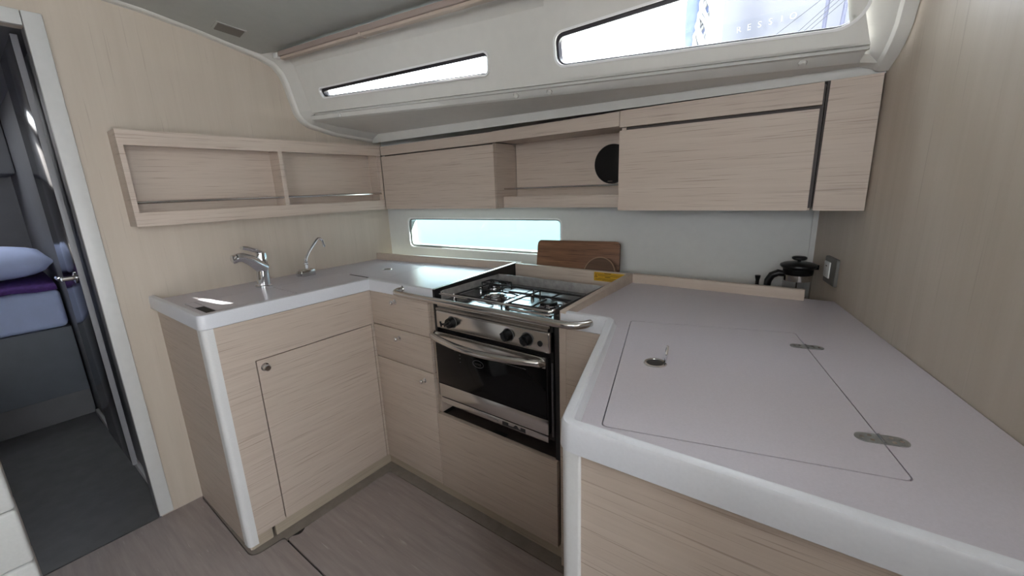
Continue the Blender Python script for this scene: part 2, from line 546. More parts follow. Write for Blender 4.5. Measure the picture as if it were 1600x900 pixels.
w1q = [c2(p) for p in [(.2575, 1.114, 1.727), (1.120, 1.224, 1.690), (1.137, 1.209, 1.753), (.247, 1.104, 1.760)]]
w2q = [c2(p) for p in [(1.378, 1.258, 1.673), (2.132, 1.356, 1.638), (2.160, 1.305, 1.800), (1.384, 1.234, 1.756)]]
r1 = [0.014, 0.016, 0.016, 0.014]
r2 = [0.028, 0.055, 0.04, 0.028]
h1 = round_poly(w1q, r1, 5); h2 = round_poly(w2q, r2, 6)
l4L = on_right_wall(cA, cB, 0.075)
top_l = c2((.135, 1.068, 1.866)); top_r = c2((2.10, 1.28, 1.808))
bot_l = c2(cA - cu * 0.035); bot_r = c2(l4L)
wcr = [bot_l, bot_r, top_r, top_l]
obj('wall_coachroof', B().plate(wcr, 0.0, 0.03, [h1, h2], CF), M['liner'], kind='structure')


def grow(q, d):
    c = Vector((sum(p[0] for p in q) / 4, sum(p[1] for p in q) / 4))
    out = []
    for i in range(4):
        p = Vector(q[i]); a = (Vector(q[i - 1]) - p).normalized(); b = (Vector(q[(i + 1) % 4]) - p).normalized()
        s = 1 / max(0.3, abs(a.x * b.y - a.y * b.x))
        out.append(tuple(p - (a + b) * d * s))
    return out


for nm, q, r, hole in (('window_1', w1q, r1, h1), ('window_2', w2q, r2, h2)):
    c = [sum(p[0] for p in q) / 4, sum(p[1] for p in q) / 4]
    w_ = struct_root(nm, CF(c[0], min(p[1] for p in q)))
    outer = round_poly(grow(q, 0.0065), [x + 0.005 for x in r], 6 if nm == 'window_2' else 5)
    obj('frame', B().plate(outer, -0.009, 0.002, [hole], CF), M['frame_white'], w_)
    gq = grow(q, -0.003); gq = [(gq[0][0] + 0.004, gq[0][1]), gq[1], (gq[2][0], gq[2][1] - 0.008), (gq[3][0] + 0.004, gq[3][1] - 0.008)]
    inn = round_poly(gq, [x * 0.85 for x in r], 6 if nm == 'window_2' else 5)
    obj('gasket', B().plate(hole, 0.003, 0.03, [inn], CF), M['gasket'], w_)
    obj('pane', B().plate(hole, 0.024, 0.028, (), CF), M['pane'], w_)

# proud panel round the second window, edge seen as a ridge
rp = [c2((1.362, 1.268, 1.634)), (bot_r[0] - 0.02, bot_r[1] + 0.004), (top_r[0] - 0.02, top_r[1] - 0.01), c2((1.365, 1.199, 1.85))]
ring = round_poly(rp, 0.01, 3)
obj('trim_4', B().plate(ring, -0.007, 0.0, [round_poly(grow(w2q, 0.0066), [x + 0.005 for x in r2], 6)], CF), M['liner'], kind='structure')

# ---- headliner bands below and above the windows
def ext(p, q, x0=0.13, back=0.075):
    """line p-q run from x = x0 to the right bulkhead"""
    p, q = Vector(p), Vector(q)
    d = q - p
    a = p + d * ((x0 - p.x) / d.x)
    return [a, p + d * 0.33, p + d * 0.66, on_right_wall(p, q, back)]


L1 = ext((.02, 1.507, 1.573), (2.16, 1.492, 1.549))
L2 = ext((.02, 1.495, 1.616), (2.16, 1.486, 1.571))
L3 = ext((.29, 1.15, 1.636), (2.155, 1.42, 1.568))
L3b = [p + V(0, -.012, .004) for p in L3]
L4 = ext(cA, cB)
L4b = [a * 0.60 + b * 0.40 + V(0, -0.007, 0.000) for a, b in zip(L4, L3)]
L4c = [a + V(0, 0.016, 0.001) for a in L4]
L4d = [a + V(0, 0.016, -0.009) for a in L4]
L4e = [a + V(0, -0.004, -0.011) for a in L4]
L0 = ext((.02, 1.60, 1.612), (2.16, 1.86, 1.600))
L1 = ext((.02, 1.507, 1.573), (2.16, 1.492, 1.549), 0.03, 0.002); L2 = ext((.02, 1.495, 1.616), (2.16, 1.486, 1.571), 0.03, 0.002)
L0 = ext((.02, 1.66, 1.622), (2.16, 1.96, 1.610), -0.03, -0.03)
L01 = ext((.02, 1.527, 1.580), (2.16, 1.512, 1.556), 0.0, -0.03)
hl = B()
hl.sheet([L0, L01, L1, L2], (0, 0.002, 0.02))
obj('trim_5', hl, M['liner'], kind='structure')
obj('trim_6', B().sheet([L2, L3], (0, 0.002, 0.02)), M['liner'], kind='structure')
obj('trim_7', B().sheet([L3, L3b, L4b, L4e, L4d, L4c, L4], (0, 0.03, 0.012)), M['liner'], kind='structure', angle=20)
caps = B()
for px, py, pz in ((0.32, 1.128, 1.655), (1.21, 1.262, 1.617), (1.335, 1.281, 1.608), (2.03, 1.383, 1.585)):
    t = (px - L4b[0].x) / (L4b[3].x - L4b[0].x)
    a = L4b[0].lerp(L4b[3], t); b = L3b[0].lerp(L3b[3], t)
    c = a.lerp(b, 0.55)
    nrm = (b - a).cross(L3[3] - L3[0]).normalized()
    if nrm.y > 0: nrm = -nrm
    caps.lathe(c - nrm * 0.002, nrm, [(0.010, 0), (0.010, 0.005), (0.007, 0.009), (0, 0.010)], 12)
    o = obj('screw_cap', caps, M['liner'], bpy.data.objects['trim_7']); caps = B()

L5 = [CF(*top_l), CF(*top_r)]
L5 = [L5[0], L5[0].lerp(L5[1], 0.33), L5[0].lerp(L5[1], 0.66), L5[1]]
L6 = ext((.10, .985, 1.898), (1.3, 1.115, 1.878))
L56 = [a.lerp(b, 0.45) + V(0, 0.012, 0.012) for a, b in zip(L5, L6)]
obj('trim_8', B().sheet([L5, L56, L6], (0, 0.02, 0.02)), M['liner'], kind='structure', angle=40)

# ---- ceiling
Cpl = [(1.10, 1.945), (.966, 1.915), (.866, 1.932), (.734, 1.960), (.571, 1.988), (.40, 2.005), (.0, 2.03), (-.85, 2.05)]
rows = []
for y, z in Cpl:
    k = max(0.0, (y + 0.85) / 1.8)
    rows.append([V(0.0, y, z), V(1.2, y + 0.125 * k, z - 0.020 * k), V(2.45, y + 0.25 * k, z - 0.036 * k)])
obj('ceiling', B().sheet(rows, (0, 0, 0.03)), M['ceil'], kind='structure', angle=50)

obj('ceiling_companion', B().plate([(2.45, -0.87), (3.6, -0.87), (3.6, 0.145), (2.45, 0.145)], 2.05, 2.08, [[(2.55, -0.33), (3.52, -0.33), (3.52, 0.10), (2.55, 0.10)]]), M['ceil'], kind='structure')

# ---- moulding on the left bulkhead (trim_1) and the right one (trim_2)
path = [(-2.2, 2.045), (0.0, 2.03), (0.3, 2.007)] + LP
fine = round_poly(path, [0] + [0.05] * (len(path) - 2) + [0], 3)
fine = [fine[0]] + fine[1:]
obj('trim_1', B().sweep(fine, [(0.0, 0.0), (0.0, 0.024), (0.004, 0.032), (0.012, 0.038), (0.042, 0.130), (0.050, 0.150), (0.065, 0.150), (0.065, 0.0)], YZ), M['liner'], kind='structure', angle=24)
RP = [(1.20, 1.97), (1.30, 1.86), (1.345, 1.76), (1.379, 1.67), (1.391, 1.63), (1.409, 1.603), (1.438, 1.577), (1.484, 1.552)]
rpath = round_poly([(ru(y), z) for y, z in RP], [0] + [0.04] * (len(RP) - 2) + [0], 3)
obj('trim_2', B().sweep(rpath, [(0.0, 0.0), (0.0, 0.018), (0.003, 0.026), (0.010, 0.032), (0.030, 0.080), (0.036, 0.095), (0.055, 0.095), (0.055, 0.0)], RW), M['liner'], kind='structure', angle=24)

# ---- door casing, door leaf, cabin beyond
dr = struct_root('door_1', (0, 0.27, 0))
obj('casing', B().box(0.0, 0.016, 0.2655, 0.313, 0.012, 1.902, 0.003), M['casing'], dr)
obj('casing', B().box(0.0, 0.016, -0.66, 0.2640, 1.857, 1.902, 0.003), M['casing'], dr)
obj('jamb', B().box(-0.06, 0.002, 0.2655, 0.272, 0.0, 1.86), M['cabin_wall'], dr)
lf = obj('door_leaf', B().box(-0.60, -0.155, 0.248, 0.2640, 0.20, 1.868, 0.002), M['door_leaf'], dr)
obj('leaf_edge', B().box(-0.155, -0.151, 0.247, 0.2645, 0.20, 1.868, 0.001), M['door_edge'], lf)
hd = B().lathe((-0.225, 0.248, 1.02), (0, -1, 0), [(0.022, 0), (0.022, 0.006), (0.010, 0.010), (0.009, 0.040)], 16)
hd.tube([(-0.225, 0.210, 1.02), (-0.232, 0.204, 1.02), (-0.27, 0.203, 1.018), (-0.335, 0.205, 1.016)], [0.009, 0.009, 0.008, 0.007], 10)
obj('door_handle', hd, M['chrome'], lf, label='chrome lever handle')
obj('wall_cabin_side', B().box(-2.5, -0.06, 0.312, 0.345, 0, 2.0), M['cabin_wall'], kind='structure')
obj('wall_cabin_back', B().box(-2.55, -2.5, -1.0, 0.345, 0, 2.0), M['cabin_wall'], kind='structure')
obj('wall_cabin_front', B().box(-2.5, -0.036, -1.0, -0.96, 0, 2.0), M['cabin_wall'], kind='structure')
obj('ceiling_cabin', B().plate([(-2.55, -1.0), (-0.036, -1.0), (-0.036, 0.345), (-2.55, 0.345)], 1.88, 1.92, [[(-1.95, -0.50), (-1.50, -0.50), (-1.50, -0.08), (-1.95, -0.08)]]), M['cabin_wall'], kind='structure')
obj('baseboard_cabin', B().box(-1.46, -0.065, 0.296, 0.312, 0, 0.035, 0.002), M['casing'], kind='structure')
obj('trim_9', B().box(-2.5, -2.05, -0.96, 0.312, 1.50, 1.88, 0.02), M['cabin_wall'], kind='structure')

# ---- far side of the saloon behind the camera, and two added light blockers
obj('wall_saloon', B().plate([(-0.035, -0.02), (3.6, -0.02), (3.6, 2.08), (-0.035, 2.08)], -2.34, -2.30, [[(1.6, 1.30), (3.4, 1.30), (3.4, 1.85), (1.6, 1.85)]], XZ), M['liner'], kind='structure')
obj('wall_light_block', B().box(1.15, 3.0, -0.42, -0.36, -0.01, 1.20, 0.01), M['cabin_wall'], kind='structure')  # low blocker added out of view to keep rear light off the peninsula front
obj('wall_light_block_fore', B().box(0.02, 1.20, -0.80, -0.76, -0.01, 2.05), M['bulkhead'], kind='structure')  # half bulkhead added out of view to shade the sink cabinet end
obj('wall_companion', B().plate([(-2.3, -0.02), (0.15, -0.02), (0.15, 2.06), (-2.3, 2.06)], 3.57, 3.6, [[(-0.85, 0.25), (0.10, 0.25), (0.10, 1.95), (-0.85, 1.95)]], YZ), M['liner'], kind='structure')
obj('wall_aft', B().box(2.50, 3.6, 0.115, 0.145, -0.02, 2.06), M['bulkhead'], kind='structure')
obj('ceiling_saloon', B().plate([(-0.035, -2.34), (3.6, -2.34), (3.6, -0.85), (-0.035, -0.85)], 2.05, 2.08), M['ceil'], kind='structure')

# ================================================================ SINK SIDE
sc = thing('sink_cabinet', 'pale oak sink cabinet with one wide door and white corner post', 'cabinet', (0.27, 0.72, 0))
obj('end_panel', B().box(0.002, 0.512, 0.420, 0.438, 0.0, 0.886), M['oak'], sc)
obj('front_frame', B().plate([(0.438, 0.067), (0.543, 0.067), (0.543, 0.735), (1.028, 0.735), (1.028, 0.886), (0.438, 0.886)], 0.525, XF, (), YZ), M['oak'], sc)
cp = round_poly([(0.505, 0.406), (XF + 0.001, 0.406), (XF + 0.001, 0.440), (0.505, 0.440)], [0.0, 0.026, 0, 0], 7)
obj('corner_post', B().plate(cp, 0.036, 0.887), M['post'], sc, label='white rounded corner post')
dd = obj('door', B().plate(round_poly([(0.5470, 0.0685), (1.0225, 0.0685), (1.0225, 0.7310), (0.5470, 0.7310)], 0.004, 2), 0.526, XF, (), YZ), M['oak'], sc)
obj('backing', B().box(0.500, 0.524, 0.438, 1.030, 0.066, 0.886), M['gap'], sc)


def knob(p, axis, parent, r=0.011):
    k = B().lathe(p, axis, [(0.0125 * r / 0.011, 0), (0.0125 * r / 0.011, 0.003), (0.006, 0.005), (0.006, 0.012), (r, 0.016), (r, 0.021), (r * 0.75, 0.025), (0, 0.0255)], 16)
    return obj('knob', k, M['chrome'], parent, label='small round chrome knob')


knob((XF, 0.571, 0.702), (1, 0, 0), dd, 0.013)
obj('kick_board', B().box(0.500, 0.516, 0.512, 1.062, 0.0, 0.066), M['kick'], sc)
obj('kick_board', B().box(0.500, 0.516, 0.424, 0.500, 0.0, 0.066), M['kick'], sc)
obj('corner_filler', B().box(0.53, 0.5455, 1.026, 1.036, 0.067, 0.886), M['oak'], sc)

du = thing('drawer_unit', 'narrow pale oak unit of two drawers over a door, left of the cooker', 'drawers', (0.74, 1.2, 0))
obj('carcass', B().box(0.548, 0.915, YF + 0.018, YF + 0.36, 0.066, 0.886), M['gap'], du)
for z0, z1, kx, kz in ((0.7393, 0.886, 0.717, 0.857), (0.5853, 0.7347, 0.722, 0.699)):
    d_ = obj('drawer', B().box(0.5485, 0.9185, YF, YF + 0.018, z0, z1, 0.001), M['oak'], du)
    knob((kx, YF, kz), (0, -1, 0), d_, 0.0095)
d_ = obj('door', B().box(0.5485, 0.9185, YF, YF + 0.018, 0.068, 0.5807, 0.001), M['oak'], du)
knob((0.863, YF, 0.542), (0, -1, 0), d_, 0.0095)
obj('side_panel', B().box(0.921, 0.938, YF + 0.014, YF + 0.37, 0.412, 0.886, 0.001), M['oak'], du)
obj('kick_board', B().box(0.516, 1.50, YF + 0.028, YF + 0.044, 0.0, 0.066), M['kick'], du)

lp = thing('cooker_base_cabinet', 'plain pale oak drop-down panel below the cooker', 'cabinet', (1.21, 1.2, 0))
obj('front_panel', B().box(0.9230, 1.4925, YF, YF + 0.019, 0.067, 0.411, 0.0015), M['oak'], lp)
obj('shelf', B().box(0.94, 1.495, YF + 0.019, YF + 0.40, 0.385, 0.398), M['recess'], lp)
obj('back_board', B().box(0.966, 1.495, YF + 0.40, YF + 0.415, 0.08, 0.90), M['recess'], lp)
obj('latch', B().box(1.19, 1.25, YF + 0.03, YF + 0.05, 0.398, 0.402), M['black'], lp)

# ---- left worktop
wt = thing('worktop', 'L-shaped grey laminate worktop with white rim over the sink and drawers', 'worktop', (0.3, 0.9, 0.887))
YB0, YB1 = 1.472, 1.556                      # back edge at x = 0.035 and 0.78


def yb(x): return YB0 + (x - 0.035) * (YB1 - YB0) / 0.745


sink_open = [(0.205, 0.462), (0.432, 0.462), (0.432, 1.122), (0.205, 1.122)]
lid2_open = [(0.205, 1.135), (0.530, 1.150), (0.440, 1.452), (0.205, 1.430)]
wo = [(0.001, 0.408), (XF - 0.014, 0.416), (XF - 0.006, YF + 0.004), (0.953, YF + 0.004), (0.953, yb(0.953)), (0.001, yb(0.0))]
obj('top_board', B().plate(wo, 0.888, ZS, [sink_open, lid2_open]), M['counter'], wt)
obj('sub_board', B().box(0.15, 0.53, 0.45, 1.024, 0.8885, 0.891), M['gap'], wt)
obj('sub_board', B().box(0.15, 0.548, 1.054, 1.46, 0.889, 0.900), M['gap'], wt)
rim_p = [(0.0, 0.887), (0.002, 0.889), (0.0, 0.930), (-0.003, 0.9355), (-0.008, ZT), (-0.017, ZT), (-0.021, 0.934), (-0.025, 0.921), (-0.030, 0.9165), (-0.030, 0.887)]
rim_p = [(-o, c) for o, c in rim_p]          # offset to the inside (left of the path)
rpth = round_poly([(0.001, 0.404), (XF, 0.404), (XF, YF), (0.953, YF)], [0, 0.022, 0.0, 0], 6)
obj('rim', B().sweep(rpth, rim_p), M['rim'], wt, label='white raised rim')
for k, (pl_, nm) in enumerate((([(0.2075, 0.494), (0.4295, 0.494), (0.4295, 0.7765), (0.2075, 0.7765)], 'sink_lid'), ([(0.2075, 0.7795), (0.4295, 0.7795), (0.4295, 1.1065), (0.2075, 1.1065)], 'sink_lid'))):
    obj(nm, B().plate(round_poly(pl_, 0.004, 2), 0.901, ZS), M['counter'], wt)
obj('sink_lid', B().plate([(0.2075, 0.4645), (0.308, 0.4645), (0.308, 0.492), (0.2075, 0.492)], 0.901, ZS), M['counter'], wt)
obj('sink_lid', B().plate([(0.2075, 1.1095), (0.272, 1.1095), (0.272, 1.1195), (0.2075, 1.1195)], 0.901, ZS), M['counter'], wt)
obj('finger_slot_shade', B().box(0.309, 0.4315, 0.4630, 0.4925, 0.8915, 0.9165), M['gap'], wt, label='finger slot with its shade filled in black')  # dark block just below the surface stands in for the slot's shade
obj('finger_slot_shade', B().box(0.273, 0.4315, 1.1085, 1.1210, 0.8915, 0.9165), M['gap'], wt, label='finger slot with its shade filled in black')  # same dark fill in place of shade in the far slot
l2 = obj('locker_lid', B().plate([(0.2065, 1.1375), (0.527, 1.152), (0.4385, 1.447), (0.424, 1.447), (0.422, 1.440), (0.232, 1.424), (0.2065, 1.424)], 0.901, ZS), M['counter'], wt)


def ring_pull(c, r, parent, up=None):
    b = B().lathe((c[0], c[1], ZS - 0.0005), (0, 0, 1), [(r, 0), (r, 0.0015), (r * 0.93, 0.003), (r * 0.76, 0.003), (r * 0.70, 0.0005)], 28)
    o = obj('ring_pull', b, M['chrome'], parent, label='round flush chrome pull ring')
    obj('cup', B().lathe((c[0], c[1], ZS), (0, 0, 1), [(0, 0.0006), (r * 0.69, 0.0008), (r * 0.72, 0.002)], 24), M['black'], o)
    return o


ring_pull((0.342, 1.285), 0.024, l2)
fid_p = [(0.0, 0.905), (0.0, 0.9525), (0.0025, 0.955), (0.015, 0.955), (0.0175, 0.9525), (0.0175, 0.905)]
obj('back_fiddle', B().sweep([(0.002, yb(0.0)), (0.975, yb(0.975))], fid_p), M['oak_flat'], wt, label='pale oak fiddle along the hull')
# edge of the cooker recess, rising towards the back
ed = B()
for xx in (0.953, 0.965):
    pass
q = [(0.953, YF), (0.963, YF), (0.963, 1.556), (0.953, 1.556)]
zt_ = [0.9375, 0.9375, 0.955, 0.955]
hi = [ed.bm.verts.new((a, b, c)) for (a, b), c in zip(q, zt_)]
lo = [ed.bm.verts.new((a, b, 0.60)) for a, b in q]
ed._face(hi); ed._face(lo[::-1])
for i in range(4): ed._face([lo[i], lo[(i + 1) % 4], hi[(i + 1) % 4], hi[i]])
obj('recess_cheek', ed, M['black'], wt, label='black cheek beside the cooker')
q2 = B()
hi = [q2.bm.verts.new((a, b, c)) for (a, b), c in zip([(0.9515, YF + .002), (0.9645, YF + .002), (0.9645, 1.558), (0.9515, 1.558)], [0.9405, 0.9405, 0.9575, 0.9575])]
lo = [q2.bm.verts.new((a, b, c)) for (a, b), c in zip([(0.9515, YF + .002), (0.9645, YF + .002), (0.9645, 1.558), (0.9515, 1.558)], [0.9375, 0.9375, 0.9545, 0.9545])]
q2._face(hi); q2._face(lo[::-1])
for i in range(4): q2._face([lo[i], lo[(i + 1) % 4], hi[(i + 1) % 4], hi[i]])
obj('edge_strip', q2, M['steel'], wt, label='bright metal edge strip')

# ---- taps
fa = thing('mixer_tap', 'chrome mixer tap with thick slanted spout behind the sink lids', 'tap', (0.165, 0.765, ZS))
bx, by = 0.165, 0.765
obj('body', B().lathe((bx, by, ZS), (0.02, 0.06, 1), [(0.033, 0), (0.033, 0.007), (0.027, 0.010), (0.0255, 0.050), (0.0245, 0.090), (0.024, 0.135), (0.021, 0.150), (0, 0.153)], 24), M['chrome'], fa)
obj('spout', B().tube([(bx + .004, by + .012, ZS + 0.082), (bx + .010, by - .008, ZS + 0.096), (bx + .022, by - .045, ZS + 0.128), (bx + .030, by - .075, ZS + 0.144), (bx + .034, by - .100, ZS + 0.146)], [0.026, 0.026, 0.022, 0.019, 0.0185], 16), M['chrome'], fa)
obj('aerator', B().lathe((bx + .034, by - .098, ZS + 0.143), (0.05, -1, -0.15), [(0.0165, 0), (0.0185, 0.004), (0.0185, 0.016), (0.013, 0.019), (0, 0.0185)], 16), M['chrome'], fa)
obj('lever', B().tube([(bx, by + .012, ZS + 0.148), (bx + .004, by - .012, ZS + 0.162), (bx + .010, by - .045, ZS + 0.176), (bx + .014, by - .066, ZS + 0.181)], [0.021, 0.020, 0.017, 0.013], 12, flat=0.55), M['chrome'], fa)

ft = thing('folding_tap', 'slim chrome swing tap on a low square block by the corner', 'tap', (0.095, 0.995, ZS))
tx, ty = 0.10, 0.995
obj('base_block', B().box(tx - .016, tx + .022, ty - .036, ty + .032, ZS, ZS + 0.032, 0.004), M['chrome_soft'], ft)
obj('valve', B().lathe((tx, ty - .03, ZS + .016), (0, -1, 0), [(0.014, 0), (0.014, 0.018), (0.010, 0.021), (0, 0.021)], 14), M['chrome'], ft)
obj('riser', B().lathe((tx, ty, ZS + .024), (0, 0, 1), [(0.014, 0), (0.014, 0.008), (0.008, 0.013), (0.008, 0.03), (0.011, 0.034), (0.011, 0.042), (0.007, 0.046), (0.007, 0.058), (0, 0.06)], 14), M['chrome'], ft)
arm = [(tx, ty, ZS + 0.072), (tx, ty + .004, ZS + 0.088), (tx - .002, ty + .030, ZS + 0.122), (tx - .006, ty + .072, ZS + 0.166), (tx - .007, ty + .082, ZS + 0.173), (tx - .008, ty + .093, ZS + 0.172), (tx - .008, ty + .102, ZS + 0.162), (tx - .008, ty + .107, ZS + 0.142), (tx - .008, ty + .109, ZS + 0.128)]
obj('arm', B().tube(arm, [0.0075, 0.0075, 0.006, 0.006, 0.006, 0.0065, 0.0068, 0.0068, 0.0068], 10), M['chrome'], ft)

# ---- wall shelf
sh = thing('wall_shelf', 'long open oak wall shelf with two bays and metal fiddle rails', 'shelf', (0.05, 0.95, 1.21))
sx = 0.099
Yl, Yr, Zb, Zt = 0.403, 1.495, 1.211, 1.551
obj('face_frame', B().plate([(Yl, Zb), (Yr, Zb), (Yr, Zt), (Yl, Zt)], sx - 0.02, sx, [[(Yl + .016, 1.261), (Yr - .002, 1.261), (Yr - .002, 1.499), (Yl + .016, 1.499)]], YZ), M['oak'], sh)
obj('side_panel', B().box(0.001, sx - 0.02, Yl, Yl + .016, Zb, Zt), M['oak'], sh)
obj('side_panel', B().box(0.001, sx - 0.02, Yr - .016, Yr, Zb, Zt), M['oak'], sh)
obj('top_panel', B().box(0.001, sx - 0.02, Yl + .016, Yr - .016, 1.505, Zt), M['oak_flat'], sh)
obj('bottom_panel', B().box(0.001, sx - 0.02, Yl + .016, Yr - .016, Zb, 1.250), M['oak_flat'], sh)
obj('back_panel', B().box(0.001, 0.008, Yl + .016, Yr - .016, 1.250, 1.505), M['oak'], sh)
obj('divider', B().box(0.008, sx - 0.004, 0.948, 0.966, 1.250, 1.505), M['oak'], sh)
obj('fiddle_rail', B().tube([(sx - 0.012, Yl + .012, 1.298), (sx - 0.012, 0.950, 1.298)], 0.0055, 10), M['steel'], sh, label='thin steel rail')
obj('fiddle_rail', B().tube([(sx - 0.012, 0.964, 1.298), (sx - 0.012, Yr - .010, 1.298)], 0.0055, 10), M['steel'], sh, label='thin steel rail')

# ================================================================ UPPER LOCKERS
A0, A1 = V(0.102, 1.497, 0), V(0.886, 1.520, 0)
B0, B1 = V(0.886, 1.514, 0), V(1.496, 1.480, 0)
C0, C1 = V(1.499, 1.475, 0), V(2.070, 1.482, 0)
D0, D1 = V(2.083, 1.481, 0), V(2.197, 1.478, 0)


def front(p, q):
    d = (q - p).normalized()
    return Fr(p, d, (0, 0, 1), V(-d.y, d.x, 0)), (q - p).length


fA, lA = front(A0, A1); fB, lB = front(B0, B1); fC, lC = front(C0, C1); fD, lD = front(D0, D1)
ul = thing('upper_locker', 'small oak wall locker with one flap door, above the long port', 'cabinet', (0.5, 1.52, 1.21))
obj('door', B().plate([(0.001, 1.211), (lA, 1.211), (lA, 1.494), (0.001, 1.494)], 0.0, 0.018, (), fA, bev=0.001, seg=1), M['oak'], ul)
obj('top_rail', B().plate([(0.001, 1.501), (lA, 1.501), (lA, 1.547), (0.001, 1.547)], 0.001, 0.018, (), fA), M['oak'], ul)
obj('carcass', B().plate([(0.106, 1.520), (0.866, 1.541), (0.866, 1.69), (0.106, 1.58)], 1.216, 1.545), M['recess'], ul)
obj('side_panel', B().box(0.868, 0.8858, 1.5385, 1.692, 1.211, 1.5, 0), M['oak'], ul)
obj('bottom_panel', B().plate([(0.104, 1.516), (0.886, 1.538), (0.886, 1.69), (0.104, 1.58)], 1.211, 1.2158), M['oak_flat'], ul)

ol = thing('open_locker', 'open oak wall locker bay with metal rail between the closed lockers', 'cabinet', (1.2, 1.6, 1.21))
obj('top_rail', B().plate([(0.002, 1.501), (lB - 0.001, 1.499), (lB - 0.001, 1.547), (0.002, 1.547)], 0.0, 0.018, (), fB), M['oak'], ol)
obj('top_panel', B().plate([(0.888, 1.534), (1.496, 1.499), (1.496, 1.70), (0.888, 1.70)], 1.503, 1.520), M['oak_flat'], ol)
obj('back_panel', B().box(0.890, 1.499, 1.688, 1.699, 1.211, 1.503), M['oak'], ol)
obj('bottom_panel', B().box(0.888, 1.498, 1.597, 1.688, 1.211, 1.240), M['oak_flat'], ol)
obj('lip', B().box(0.887, 1.498, 1.58, 1.597, 1.211, 1.2615, 0.001), M['oak'], ol)
obj('fiddle_rail', B().tube([(0.887, 1.59, 1.298), (1.50, 1.59, 1.298)], 0.004, 10), M['steel'], ol, label='thin steel rail')

ur = thing('upper_locker', 'wide oak wall locker with one large flap door, right of the open bay', 'cabinet', (1.8, 1.55, 1.206))
obj('door', B().plate([(0.0, 1.206), (lC, 1.206), (lC, 1.4805), (0.0, 1.4825)], 0.0, 0.018, (), fC, bev=0.001, seg=1), M['oak'], ur)
obj('top_rail', B().plate([(0.0, 1.4935), (lC + 0.004, 1.4905), (lC + 0.004, 1.548), (0.0, 1.548)], 0.001, 0.018, (), fC), M['oak'], ur)
obj('carcass', B().plate([(1.518, 1.496), (2.078, 1.502), (2.078, 1.80), (1.518, 1.75)], 1.212, 1.545), M['recess'], ur)
obj('side_panel', B().plate([(1.500, 1.494), (1.517, 1.494), (1.517, 1.745), (1.500, 1.745)], 1.206, 1.545), M['oak'], ur)
obj('bottom_panel', B().plate([(1.5, 1.494), (2.075, 1.501), (2.075, 1.80), (1.5, 1.745)], 1.206, 1.2115), M['oak_flat'], ur)
ep = thing('locker_end_panel', 'narrow upright oak filler panel between right locker and right bulkhead', 'panel', (2.14, 1.48, 1.206))
obj('panel', B().plate([(0.0, 1.206), (lD, 1.206), (lD - 0.002, 1.548), (0.004, 1.548)], 0.0, 0.018, (), fD, bev=0.001, seg=1), M['oak'], ep)
obj('bracket', B().box(2.080, 2.10, 1.50, 1.80, 1.21, 1.56), M['recess'], ep)

sp = thing('speaker', 'round black loudspeaker at the right end of the open locker bay', 'speaker', (1.384, 1.6875, 1.382))
obj('grille', B().lathe((1.384, 1.6875, 1.382), (0, -1, 0), [(0.079, 0), (0.079, 0.008), (0.076, 0.012), (0.066, 0.013), (0.04, 0.016), (0, 0.0175)], 40), M['black_plastic'], sp)
obj('badge', B().box(1.369, 1.390, 1.6730, 1.6760, 1.312, 1.315), M['steel'], sp)

# ================================================================ COOKER
ck = thing('cooker', 'stainless steel gas cooker with black glass oven door', 'cooker', (1.22, 1.22, 0.47))
x0, x1, yf = 0.970, 1.482, YF - 0.010
obj('body', B().box(x0 + .008, x1 - .004, yf + 0.022, 1.395, 0.478, 0.882), M['black'], ck)
# hob tray and walls
obj('hob_tray', B().box(x0 + 0.004, x1 - 0.004, 1.055, 1.410, 0.882, 0.893), M['hob'], ck)
obj('hob_wall', B().box(x0, x1 - 0.006, 1.410, 1.413, 0.884, 0.931, 0.001), M['hob_wall'], ck)
obj('hob_wall', B().box(x0, x0 + 0.003, 1.060, 1.410, 0.884, 0.930, 0.001), M['hob_wall'], ck)
obj('hob_wall', B().box(x1 - 0.009, x1 - 0.006, 1.060, 1.410, 0.884, 0.930, 0.001), M['steel_dark'], ck)
lipp = [(1.036, 0.873), (1.033, 0.884), (1.034, 0.892), (1.039, 0.899), (1.047, 0.902), (1.055, 0.900), (1.060, 0.894), (1.060, 0.873)]
obj('front_roll', B().plate(lipp, x0 + 0.004, x1 - 0.010, (), YZ), M['steel'], ck)
fr_ = B().tube([(x0 + .003, 1.065, 0.926), (x0 + .004, 1.052, 0.925), (x0 + .012, 1.045, 0.924), (x1 - .02, 1.045, 0.924), (x1 - .012, 1.052, 0.925), (x1 - .009, 1.065, 0.926)], 0.0045, 10)
obj('front_rail', fr_, M['chrome'], ck)
st = [(yf + 0.028, 0.862), (yf + 0.004, 0.864), (yf + 0.001, 0.868), (yf + 0.004, 0.873), (yf + 0.014, 0.8755), (yf + 0.028, 0.876)]
obj('step_strip', B().plate(st, x0 + 0.002, x1 - 0.012, (), YZ), M['steel'], ck)
pn = obj('control_panel', B().box(x0 + 0.002, x1 - 0.004, yf, yf + 0.03, 0.793, 0.8625, 0.006, 3), M['steel'], ck)
for kx, rot in ((1.057, 0.5), (1.317, -0.9), (1.394, -0.9)):
    k = obj('knob', B().lathe((kx, yf, 0.8285), (0, -1, 0), [(0.021, 0), (0.021, 0.004), (0.0195, 0.010), (0.018, 0.020), (0.0165, 0.022), (0, 0.022)], 22), M['black_plastic'], pn, label='round black control knob')
    gr = Fr((kx, yf - 0.022, 0.8285), (math.cos(rot), 0, math.sin(rot)), (-math.sin(rot), 0, math.cos(rot)), (0, -1, 0))
    obj('grip', B().box(-0.016, 0.016, -0.005, 0.005, -0.001, 0.009, 0.002, fr=gr), M['black_plastic'], k)
    obj('dial', B().lathe((kx, yf, 0.8285), (0, -1, 0), [(0.0235, 0), (0.0235, 0.0008), (0.0215, 0.0012)], 22), M['print'], k)
